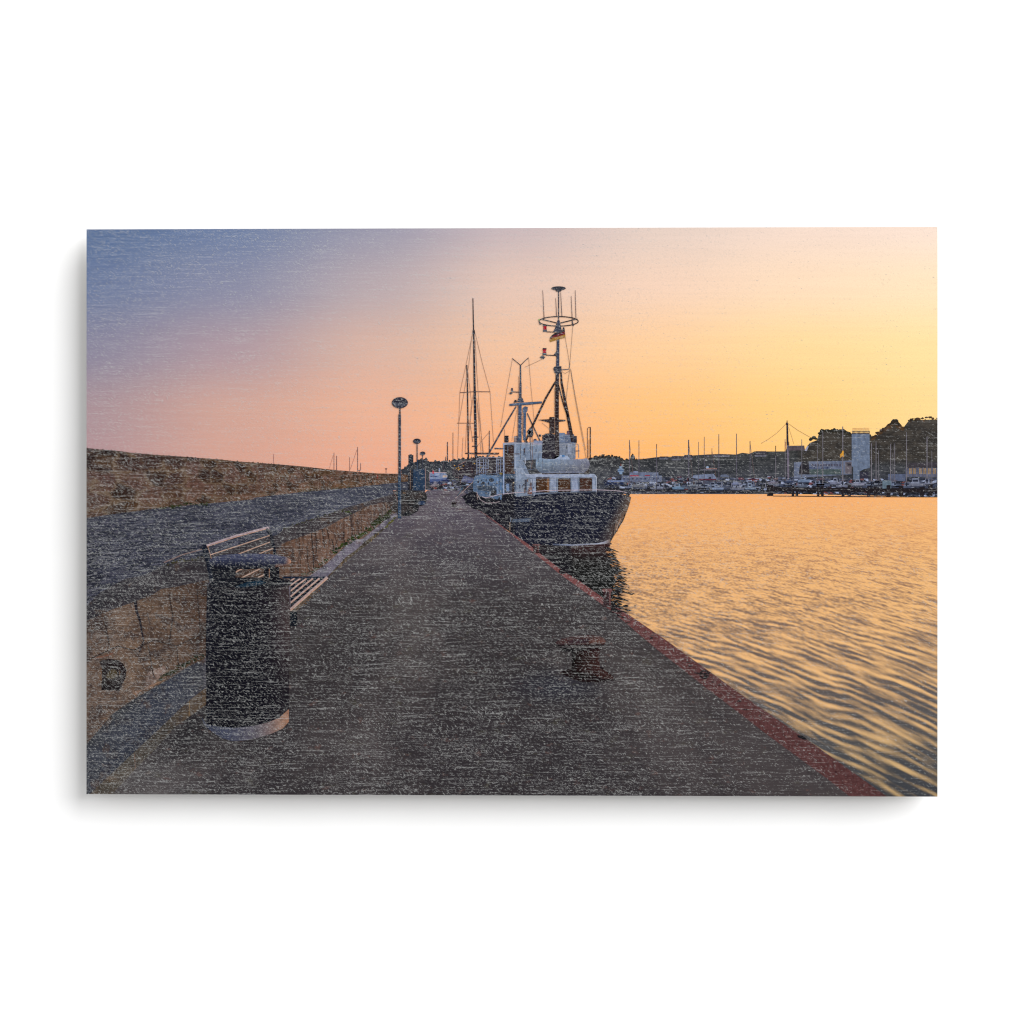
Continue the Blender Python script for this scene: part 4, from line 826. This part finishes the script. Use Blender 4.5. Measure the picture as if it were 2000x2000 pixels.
# ship's mirror image
k = Ink('ship_reflection', level=28, zone='C', label='dark broken reflection of the hull on the water')
rr = random.Random(9)
def rx_(y): return ramp(y, [(1255, 1606), (1300, 1612), (1380, 1640), (1450, 1668), (1550, 1690), (1650, 1700), (1750, 1660), (1850, 1650), (1920, 1660)])
body = [(860, 1285), (1060, 1268), (1600, 1250)]
y = 1262
while y < 1830:
    body.append((rx_(y) + rr.uniform(4, 30), y + 6)); body.append((rx_(y) - rr.uniform(6, 30), y + 15)); y += 18
body += [(1640, 1845), (1520, 1768), (1335, 1650), (1150, 1540), (950, 1382), (860, 1305)]
def reff(x, y):
    Y = (y - 800) / .207; X = (x - 860) / .207
    c = ramp(Y, [(1250, (60, 38, 40)), (1340, (46, 32, 34)), (1420, (30, 27, 28)), (1560, (22, 23, 23)), (1900, (26, 26, 26))])
    if X < 1250: c = mixc(c, (26, 26, 32), .7)
    return c, None, .5
k.fill(body, reff, 8)
y = 1300
while y < 1930:
    x0 = rx_(y) - rr.uniform(60, 20); L = rr.uniform(40, 95) * (1 + (y - 1300) / 700); th = rr.uniform(5, 11); sl = rr.uniform(.22, .42)
    x1 = x0 + L
    k.poly([(x0, y - th), (x0 + L * .45, y + L * .45 * sl - th * 1.1), (x1, y + L * sl), (x0 + L * .5, y + L * .5 * sl + th), (x0, y + th)], (30, 28, 30)); y += rr.uniform(9, 17)
for i in range(26):
    y = rr.uniform(1480, 1915); x0 = rx_(y) + rr.uniform(-40, 130); L = rr.uniform(18, 60); th = rr.uniform(3, 7)
    k.poly([(x0, y), (x0 + L * .5, y - th + L * .15), (x0 + L, y + L * .3), (x0 + L * .5, y + th + L * .15)], (38, 34, 34))
for i in range(34):
    y = rr.uniform(1330, 1800); x0 = rx_(y) - rr.uniform(10, 75); L = rr.uniform(25, 70); th = rr.uniform(1.5, 3.6)
    k.poly([(x0, y), (x0 + L * .5, y - th + L * .15), (x0 + L, y + L * .3), (x0 + L * .5, y + th + L * .15)], (196, 142, 96))
k.ell(1750, 1852, 26, 11, (26, 24, 26)); k.ell(1780, 1893, 24, 8, (30, 28, 30)); k.ell(1690, 1835, 22, 10, (26, 24, 26)); k.ell(1838, 1852, 9, 5, (40, 36, 38)); k.ell(1820, 1735, 12, 4, (40, 36, 38))
k.done()

# ================================================================== sailing ship astern and left marina
k = part('sailing_ship', 'two masted sailing vessel beyond the patrol ship')
for pts, w0, w1 in (([(308, 205), (311, 360), (315, 520)], 8, 11), ([(315, 515), (325, 1080)], 13, 20), ([(325, 1075), (338, 1712)], 22, 26)):
    if pts[0][0] == 308: a = Ink('main_mast', k, 31, zone='B')
    a.line(pts, w0, (40, 40, 50), w1)
a.poly([(302, 540), (306, 505), (324, 505), (330, 545)], (50, 46, 54)); a.rect(305, 1510, 360, 1520, (52, 46, 56)); a.rect(300, 1597, 352, 1606, (52, 46, 56)); a.done()
a = Ink('mizzen_mast', k, 31, zone='B'); a.line([(250, 835), (256, 1000), (266, 1725)], 10, (44, 42, 52), 13); a.done()
a = Ink('crosstree', k, 31, zone='B'); a.line([(185, 1096), (325, 1086), (470, 1088)], 6, (90, 68, 66)).line([(158, 1383), (345, 1384)], 5, (96, 72, 68)).line([(235, 1668), (555, 1668)], 11, (56, 42, 46)).line([(300, 1675), (550, 1680)], 5, (120, 84, 76)); a.done()
a = Ink('shroud', k, 30, zone='B')
for pts in ([(304, 545), (240, 850), (185, 1096), (163, 1720)], [(332, 545), (400, 830), (470, 1088), (502, 1560)], [(298, 560), (270, 830), (176, 1380)], [(312, 1110), (280, 1400), (310, 1560)], [(338, 800), (365, 1200), (400, 1660)], [(345, 1150), (376, 1400), (408, 1660)], [(350, 1200), (385, 1660)], [(250, 1390), (235, 1660)], [(262, 900), (300, 1230)], [(330, 600), (345, 900)], [(460, 1470), (350, 1600)], [(215, 1520), (205, 1700)], [(283, 1390), (306, 1560)], [(320, 1100), (290, 1250), (270, 1500)]): a.line(pts, 3.2, (150, 114, 98))
a.done()
a = Ink('hull', k, 31, zone='M'); a.poly([(1000, 420), (1200, 260), (1380, 200), (1500, 190), (1820, 190), (1820, 470), (1320, 560), (1200, 560), (1000, 480)], (46, 40, 48)); a.poly([(1180, 470), (1320, 520), (1320, 560), (1130, 570)], (84, 88, 120)); a.done()
a = Ink('yellow_lights', k, 32, zone='M'); rr = random.Random(3)  # small yellow lights on the vessel, drawn as flat ink dots
for (x0, y0) in ((1030, 318), (1090, 350), (1105, 372), (1170, 322), (1140, 362), (1060, 362), (1340, 285), (1430, 345), (1090, 385)): a.ell(x0, y0, 11, 7, (206, 150, 44))
a.line([(1080, 315), (1180, 262), (1220, 240)], 8, (150, 116, 110)); a.done()
for px_, y0, y1, w_, lb in ((120, 1472, 1885, 6, 'slim pole left of the two masted vessel'), (68, 1560, 1745, 10, 'short stout pole near the far lamps'), (51, 1700, 1750, 7, 'stubby pole on the hill crest'), (463, 1455, 1690, 9, 'slim mast between the vessel and the ship')):
    a = Ink('mooring_pole', None, 30, zone='B', label=lb); a.line([(px_, y0), (px_, y1)], w_ * .7, (70, 58, 66), w_); a.done()
k = part('loop_davit', 'narrow dark inverted U frame beyond the bow')
a = Ink('frame', k, 31, zone='D'); a.line([(40, 620), (40, 305), (52, 293), (72, 293)], 6, (84, 60, 60)).line([(70, 292), (70, 650)], 10, (40, 34, 42)).line([(55, 425), (55, 620)], 4, (120, 90, 84)); a.done()

rr = random.Random(21)
k = Ink('deck_gear', None, 33, zone='M', label='tangle of rails, ropes and tackle left of the ship cabin')
for i in range(60):
    x0 = rr.uniform(990, 1790); y0 = rr.uniform(265, 450) if x0 > 1330 else rr.uniform(300, 640)
    c_ = rr.choice([(118, 112, 126), (88, 84, 100), (140, 120, 116), (30, 28, 36), (60, 66, 90), (96, 60, 60)])
    if rr.random() < .5: k.line([(x0, y0), (x0 + rr.uniform(-5, 5), y0 + rr.uniform(20, 70))], rr.uniform(3, 6), c_)
    else: k.line([(x0, y0), (x0 + rr.uniform(20, 80), y0 + rr.uniform(-14, 14))], rr.uniform(3, 7), c_)
k.done()
for x0, y0, y1, w_ in ((705, 250, 520, 'leftmost'), (1300, 120, 300, 'rightmost'), (1150, 60, 300, 'tallest'), (1240, 150, 300, 'short'), (860, 230, 500, 'middle')):
    a = Ink('yacht_mast', None, 9, zone='M', label='%s thin mast behind the far berth at the quay end' % w_); a.line([(x0, y0), (x0, y1)], 3.5, (112, 92, 96)); a.done()
# left marina boats
k = part('ferry', 'white excursion boat with a lit bow at the far quay')
a = Ink('hull', k, 8, zone='M'); a.poly([(630, 540), (700, 560), (940, 520), (960, 600), (640, 620)], (36, 44, 78)); a.poly([(640, 500), (700, 480), (920, 490), (900, 530), (760, 570), (640, 570)], (70, 84, 126)); a.done()
a = Ink('cabin', k, 9, zone='M'); a.poly([(632, 455), (650, 430), (880, 432), (920, 470), (912, 510), (760, 530), (636, 530)], (118, 132, 164)); a.poly([(840, 470), (914, 470), (910, 500), (845, 505)], (176, 156, 142)); a.rect(650, 480, 760, 500, (64, 76, 112)); a.done()
a = Ink('canopy', k, 10, zone='M'); a.line([(632, 432), (760, 424), (900, 430)], 9, (184, 160, 168)).line([(632, 432), (634, 560)], 6, (150, 120, 120)); a.rect(682, 395, 702, 445, (178, 44, 60)); a.rect(780, 360, 800, 412, (150, 160, 190)); a.done()
for i, (x0, y0, w_, hue, lb) in enumerate([(1000, 620, 200, (58, 66, 100), 'dark blue boat astern of the white one'), (850, 640, 170, (44, 44, 60), 'small dark boat close under the quay'), (1150, 600, 190, (96, 102, 142), 'lilac grey boat beside red buoys'), (1230, 560, 200, (84, 92, 130), 'pale violet hulled boat'), (710, 640, 150, (120, 112, 120), 'upturned pale skiff on the quay')]):
    e = part('moored_boat', lb); h = Ink('hull', e, 11 + i, zone='M'); h.poly([(x0 - w_ / 2, y0), (x0 - w_ * .2, y0 - 30), (x0 + w_ / 2, y0 - 36), (x0 + w_ * .4, y0 + 26), (x0 - w_ * .3, y0 + 34)], hue); h.done()
    h = Ink('cabin', e, 12 + i, zone='M'); h.poly([(x0 - w_ * .1, y0 - 28), (x0 - w_ * .05, y0 - 70), (x0 + w_ * .2, y0 - 74), (x0 + w_ * .3, y0 - 30)], mixc(hue, (120, 124, 150), .35)); h.done()
k = Ink('quay_clutter', level=18, mat='clutter', zone='M', label='jumble of dark boats and gear at the far berth')
k.poly([(600, 650), (780, 640), (960, 560), (1150, 570), (1320, 600), (1340, 880), (1250, 960), (1100, 880), (950, 810), (780, 720), (600, 700)], (34, 34, 42), (70, 72, 92)); k.done()
k = Ink('dark_gap_fill', level=29, zone='C', label='dark fill closing the gap between after cabin and hull'); k.poly([(200, 820), (330, 760), (600, 700), (760, 780), (800, 830), (520, 1010), (300, 930)], (26, 26, 34)); k.done()  # dark sheet added behind the hull to close a gap
k = Ink('net_pile', level=33, mat='foliage', zone='M', label='dark heap of nets and gear beside the first lamp')
k.poly([(60, 720), (200, 700), (400, 712), (560, 730), (600, 790), (575, 930), (470, 960), (455, 1030), (330, 1105), (190, 1115), (20, 1000), (70, 900), (90, 800)], (24, 26, 32), (58, 52, 52)); k.done()
k = Ink('gear_box', level=34, zone='M', label='blue grey lump of gear at the heap'); k.poly([(450, 905), (470, 880), (540, 872), (575, 895), (560, 930), (470, 935)], (44, 58, 84)); k.done()
k = Ink('pallet_edge', level=34, zone='M', label='pale broken slats at the heap side'); k.line([(60, 712), (110, 712)], 8, (196, 128, 104)).line([(72, 740), (110, 800), (140, 900)], 9, (120, 98, 96)).line([(215, 745), (260, 750)], 20, (110, 90, 74)).line([(480, 750), (520, 810)], 8, (120, 104, 96)); k.done()
k = part('harbour_container', 'dark blue container stack behind the heap')
a = Ink('wall', k, 31, zone='M'); a.poly([(380, 380), (560, 360), (566, 705), (380, 705)], (40, 58, 82)); a.poly([(298, 420), (380, 380), (380, 705), (298, 705)], (34, 36, 46)); a.done()
a = Ink('post', k, 32, zone='M'); a.line([(335, 380), (335, 690)], 18, (92, 76, 68)).line([(570, 350), (570, 712)], 9, (150, 124, 124)); a.done()
k = Ink('silo', level=5, zone='M', label='dark square tower rising from the low hill'); k.rect(303, 150, 382, 320, (36, 40, 52)); k.rect(318, 140, 360, 152, (36, 40, 52)); k.done()
k = Ink('gangway', level=46, zone='M', label='slanting pale gangway down to the quay'); k.line([(1325, 568), (1240, 650), (1160, 730), (1040, 832)], 10, (150, 132, 132)).line([(1155, 655), (1120, 730), (1075, 800)], 9, (54, 92, 112)).line([(1150, 632), (1320, 620)], 7, (84, 110, 130)); k.done()

# masts over the sea wall
for i, (pts, w0) in enumerate((([(80, 798), (80, 1012)], 7), ([(113, 838), (113, 1016)], 8), ([(276, 858), (276, 1030)], 5), ([(377, 730), (377, 1035)], 8), ([(415, 928), (415, 1025)], 7))):
    a = Ink('yacht_mast', None, 18, zone='G', label='%s slim yacht mast showing over the sea wall' % ['first', 'second', 'third', 'tallest', 'last short'][i]); a.line(pts, w0 * .8, (104, 74, 80), w0)
    if i == 0: a.line([(70, 835), (20, 1000)], 3, (160, 110, 104))
    if i == 3: a.line([(368, 765), (285, 1010)], 3.5, (150, 100, 98))
    a.done()
a = Ink('flag_pole', None, 18, zone='A', label='lone thin pole rising above the sea wall on the left'); a.line([(1447, 180), (1447, 262)], 3, (150, 104, 104)); a.done()
for x0, y0, r0 in ((735, 1003, 15), (397, 1022, 12)):
    a = Ink('path_lamp', None, 22, zone='G', label='tiny lamp head over the wall crest, %s' % ('nearer the quay' if x0 > 700 else 'among the yacht masts')); a.poly([(x0 - r0, y0 - 6), (x0 + r0, y0 - 6), (x0 + r0 * .5, y0 + 7), (x0 - r0 * .5, y0 + 7)], (62, 50, 62)); a.line([(x0, y0), (x0, y0 + 50)], 6, (90, 66, 72)); a.done()

# ================================================================== lamps
def lamp(zone, cx, cy, rx, ry, pole, lb, lv):
    e = part('street_lamp', lb)
    p_ = Ink('pole', e, lv, zone=zone)
    for pts, w0, w1, c in pole: p_.line(pts, w0, c, w1)
    p_.done()
    g = Ink('globe', e, lv + 1, zone=zone); g.ell(cx, cy, rx, ry, (48, 50, 62)); g.poly([(cx - rx * .93, cy + ry * .05), (cx + rx * .93, cy + ry * .05), (cx + rx * .85, cy + ry * .5), (cx + rx * .5, cy + ry * .62), (cx - rx * .5, cy + ry * .62), (cx - rx * .85, cy + ry * .5)], (72, 74, 86))
    g.ell(cx, cy - ry * .35, rx * .82, ry * .38, (42, 42, 54)); g.done()
lamp('G', 909, 171, 101, 70, [([(910, 235), (910, 322)], 15, 18, (44, 44, 54)), ([(906, 318), (906, 1080)], 30, 32, (46, 52, 66)), ([(905, 1078), (905, 1625)], 38, 40, (40, 60, 84)), ([(920, 330), (920, 1600)], 5, 6, (84, 92, 108))], 'tall lamp with a flattened globe, nearest the viewer', 50)
lamp('G', 1124, 655, 49, 33, [([(1126, 688), (1126, 860)], 12, 14, (50, 46, 56)), ([(1126, 860), (1126, 1130)], 14, 16, (48, 62, 84))], 'second globe lamp along the quay', 46)
lamp('G', 1195, 809, 34, 24, [([(1194, 830), (1194, 1010)], 8, 9, (60, 62, 76))], 'third and smallest clear globe lamp', 44)
lamp('G', 1226, 893, 22, 15, [([(1230, 905), (1232, 1000)], 6, 7, (60, 62, 74))], 'faint farthest globe lamp against the hill', 42)

# ================================================================== small quay fittings
def bollard(zone, x0, y0, x1, y1, lb, lv=35, dark=0):
    D_ = lambda c: mixc(c, (24, 22, 26), max(dark * 2, .0))
    e = part('bollard', lb); w_ = x1 - x0; h_ = y1 - y0
    a = Ink('post', e, lv, zone=zone); a.poly([(x0 + w_ * .14, y0 + h_ * .1), (x1 - w_ * .14, y0 + h_ * .1), (x1 - w_ * .16, y0 + h_ * .8), (x1 - w_ * .02, y1), (x0 + w_ * .02, y1), (x0 + w_ * .16, y0 + h_ * .8)], D_((50, 32, 35))); a.poly([(x1 - w_ * .34, y0 + h_ * .12), (x1 - w_ * .16, y0 + h_ * .12), (x1 - w_ * .18, y0 + h_ * .85), (x1 - w_ * .3, y0 + h_ * .9)], D_((92, 58, 57))); a.done()
    a = Ink('cap', e, lv + 1, zone=zone); a.poly([(x0, y0 + h_ * .02), (x0 + w_ * .12, y0 - h_ * .05), (x1 - w_ * .1, y0 - h_ * .05), (x1, y0 + h_ * .03), (x1 - w_ * .06, y0 + h_ * .13), (x0 + w_ * .06, y0 + h_ * .13)], D_((104, 72, 72))); a.done()
bollard('J', 98, 142, 156, 236, 'red bollard on the quay edge beside the ripples', 47)
bollard('C', 868, 1272, 942, 1352, 'red bollard on the quay edge below the hull', 47)
bollard('M', 975, 892, 1070, 960, 'small dark bollard at the far end of the quay', 47, .35)
k = Ink('mooring_cleat', level=47, zone='C', label='black iron fitting on the red edge between two bollards'); k.poly([(1118, 1525), (1130, 1505), (1160, 1515), (1175, 1528), (1185, 1545), (1160, 1552), (1130, 1548)], (34, 28, 32)); k.done()
k = Ink('mooring_ring', level=47, zone='J', label='iron ring and shackle on the red quay edge'); k.ring(650, 600, 22, 20, 9, (38, 32, 34)); k.line([(596, 590), (640, 596), (684, 590)], 7, (38, 32, 34)); k.ell(655, 606, 10, 9, (44, 38, 40)); k.done()
k = Ink('edge_chip', level=47, zone='J', label='dark chipped gap in the red quay edge'); k.poly([(1150, 926), (1180, 930), (1205, 950), (1190, 952), (1155, 938)], (30, 28, 32)); k.ell(952, 822, 8, 4, (56, 34, 36)); k.ell(1358, 1126, 7, 4, (56, 34, 36)); k.done()
k = Ink('mooring_plank', level=47, zone='C', label='grey plank and post hanging beside the hull'); k.poly([(682, 1034), (862, 1024), (840, 1058), (676, 1064)], (74, 84, 102)); k.line([(664, 1015), (664, 1062)], 8, (104, 112, 130)).line([(656, 1062), (656, 1140)], 12, (120, 104, 92)); k.done()
k = Ink('ladder', level=47, zone='C', label='faint ladder on the quay side further back'); k.line([(430, 1000), (470, 1060), (485, 1100)], 7, (58, 44, 52)).line([(520, 985), (560, 990)], 6, (70, 50, 58)); k.done()

B_ = part('near_bollard', 'big rusty mooring bollard with a round cap standing on the quay'); B_.name = 'bollard'
a = Ink('base_plate', B_, 48, zone='I'); a.poly([(560, 980), (700, 930), (1130, 900), (1220, 960), (1330, 1050), (1345, 1100), (1240, 1118), (1060, 1135), (860, 1125), (700, 1070), (590, 1020)], (30, 21, 23)); a.poly([(1030, 1020), (1130, 930), (1200, 960), (1320, 1050), (1330, 1090), (1160, 1080)], (54, 34, 32)); a.done()
a = Ink('post', B_, 49, zone='I'); a.grad([(540, 625), (700, 640), (1130, 630), (1165, 620), (1128, 690), (1118, 800), (1128, 930), (1060, 1050), (860, 1080), (710, 960), (730, 820), (715, 690), (600, 685)], [(22, 19, 22), (16, 13, 15), (34, 23, 25), (30, 21, 23), (53, 32, 32), (52, 32, 30), (58, 36, 34), (30, 20, 20), (11, 9, 10), (19, 13, 15), (12, 11, 11), (13, 11, 13), (19, 17, 21)]); a.done()
a = Ink('cap', B_, 50, zone='I'); a.grad([(480, 575), (490, 545), (580, 500), (740, 460), (950, 446), (1120, 462), (1185, 490), (1210, 540), (1192, 580), (1100, 598), (850, 600), (560, 604)], [(51, 34, 37), (56, 39, 41), (63, 44, 46), (60, 43, 46), (64, 47, 48), (70, 50, 49), (76, 53, 49), (101, 67, 59), (55, 38, 37), (46, 30, 33), (34, 25, 30), (42, 29, 32)]); a.poly([(640, 540), (800, 500), (980, 500), (960, 560), (700, 575)], (55, 40, 45)); a.line([(490, 600), (850, 598), (1190, 590)], 9, (22, 16, 18)); a.done()  # highlight on the right rim painted into the cap colours

# ================================================================== bench
BN = part('bench', 'slatted bench with pale pink slats and dark end frames')
a = Ink('end_frame', BN, 52, zone='E'); a.line([(985, 130), (1030, 240), (1066, 400), (1072, 450)], 38, (26, 28, 38)); a.done()
a = Ink('end_frame', BN, 52, zone='E'); a.poly([(205, 340), (225, 320), (262, 328), (280, 370), (300, 450), (330, 540), (385, 650), (420, 800), (300, 790), (262, 560), (225, 430)], (26, 30, 42)); a.line([(272, 335), (300, 410), (320, 490)], 7, (168, 132, 112)).line([(358, 590), (368, 630), (380, 665)], 9, (150, 118, 100)); a.done()
for pts, w0 in (([(310, 444), (660, 330), (1008, 216)], 12), ([(640, 436), (820, 365), (1012, 294)], 12), ([(880, 436), (960, 400), (1048, 368)], 12), ([(608, 650), (640, 630), (690, 606)], 15), ([(676, 716), (780, 664), (900, 606)], 15), ([(870, 712), (940, 680)], 14)):
    a = Ink('slat', BN, 53, zone='E'); a.line(pts, w0, (176, 146, 130)); a.done()
a = Ink('slat', BN, 53, zone='E'); a.line([(262, 334), (600, 222), (960, 126), (985, 120), (1002, 134)], 20, (164, 146, 152)); a.line([(275, 345), (610, 236), (962, 140)], 7, (196, 152, 130)); a.done()
a = Ink('end_frame', BN, 52, zone='E'); a.poly([(1160, 700), (1704, 700), (1690, 722), (1160, 722)], (26, 34, 52)); a.poly([(1250, 720), (1680, 712), (1500, 860), (1255, 1080)], (26, 28, 38)); a.done()
for pts, w0 in (([(1254, 748), (1300, 722)], 15), ([(1254, 806), (1310, 762), (1370, 724)], 16), ([(1256, 868), (1350, 790), (1442, 724)], 18), ([(1256, 934), (1390, 820), (1518, 722)], 20), ([(1256, 1008), (1430, 860), (1596, 720)], 21), ([(1254, 1090), (1470, 900), (1690, 708)], 34)):
    a = Ink('slat', BN, 53, zone='E'); a.line(pts, w0, (166, 142, 138)); a.line([(x, y + w0 * .42) for x, y in pts], w0 * .28, (192, 148, 122)); a.done()
a = Ink('leg', BN, 52, zone='E'); a.rect(1250, 1112, 1330, 1282, (18, 22, 30)); a.line([(1330, 1290), (1385, 1285), (1395, 1255)], 10, (70, 60, 66)); a.done()

# ================================================================== litter bin
T = part('litter_bin', 'dark round litter bin with a domed lid and a pale concrete foot')
a = Ink('foot_ring', T, 54)
ft = Z('F', [(985, 930), (1020, 978), (1100, 1000), (1250, 1012), (1400, 998), (1520, 970), (1620, 930), (1698, 862)]); fb = Z('F', [(1698, 965), (1650, 1018), (1560, 1060), (1450, 1095), (1330, 1118), (1230, 1122), (1140, 1095), (1060, 1040), (1000, 985)])
def fr(x, y): return ramp(x, [(400, (56, 60, 76)), (450, (70, 73, 90)), (500, (90, 85, 94)), (530, (122, 104, 102)), (555, (150, 116, 98)), (566, (150, 106, 84))]), None, .5
a.fill(ft + fb, fr, 6); a.done()
a = Ink('drum', T, 55)
dl, dr = 404.5, 567.0
dt = [(dl, 1140), (dr - 3, 1140), (dr, 1190), (566, 1260), (564.5, 1340), (564, 1384)]
db = Z('F', [(1620, 932), (1520, 972), (1400, 1000), (1250, 1014), (1100, 1002), (1016, 980)])
def drf(x, y):
    c = ramp(x, [(404, (24, 24, 33)), (430, (17, 17, 25)), (500, (20, 19, 27)), (530, (32, 28, 34)), (550, (56, 47, 50)), (567, (64, 53, 54))])
    return mixc(c, (20, 19, 26), max(0, min(1, (y - 1230) / 120)) * .75), None, .5
a.fill(dt + db + [(403, 1370), (402.5, 1250)], drf, 8); a.done()
a = Ink('rim', T, 56, zone='E'); a.poly([(278, 775), (320, 752), (600, 712), (600, 832), (900, 828), (1100, 812), (1205, 770), (1190, 750), (1150, 720), (1250, 742), (1256, 800), (1100, 840), (800, 860), (400, 850), (280, 820)], (30, 27, 33)); a.line([(280, 800), (300, 772), (350, 755)], 10, (84, 80, 92)); a.done()
a = Ink('opening', T, 57, zone='E', label='dark mouth with a blue bag edge inside'); a.poly([(600, 712), (1120, 712), (1180, 745), (1205, 770), (1130, 802), (950, 824), (700, 834), (604, 832)], (18, 20, 28)); a.poly([(610, 812), (760, 760), (900, 745), (960, 770), (900, 800), (700, 826), (612, 830)], (22, 42, 58)); a.done()
a = Ink('pillar', T, 58, zone='E'); a.poly([(322, 570), (612, 600), (602, 720), (602, 830), (300, 820), (340, 700)], (22, 23, 31)); a.done()
a = Ink('pillar', T, 58, zone='E'); a.poly([(942, 600), (1120, 580), (1122, 712), (1150, 735), (1060, 790), (942, 760)], (18, 18, 25)); a.line([(1003, 608), (1003, 716)], 7, (150, 108, 80)); a.done()
a = Ink('lid', T, 60)
lp = Z('E', [(288, 536), (296, 508), (340, 474), (440, 448), (560, 436), (700, 430), (860, 430), (1010, 438), (1130, 454), (1210, 474), (1250, 500), (1262, 522), (1250, 546), (1200, 568), (1110, 588), (950, 604), (780, 612), (600, 612), (420, 600), (320, 576)])
def lidf(x, y):
    X = (x - 360) / .1656; Y = (y - 1010) / .1656
    c = ramp(Y, [(430, (72, 76, 98)), (480, (62, 66, 90)), (530, (44, 48, 68)), (575, (24, 26, 38)), (615, (16, 18, 26))])
    c = mixc(c, (84, 82, 100), max(0, min(1, (X - 850) / 350)) * max(0, min(1, (575 - Y) / 60)) * .6)
    if X > 1190: c = mixc(c, (190, 132, 98), (X - 1190) / 72)
    if X > 1080 and Y > 555: c = mixc(c, (150, 104, 80), .55)
    return c, None, .5
a.fill(lp, lidf, 4); a.done()
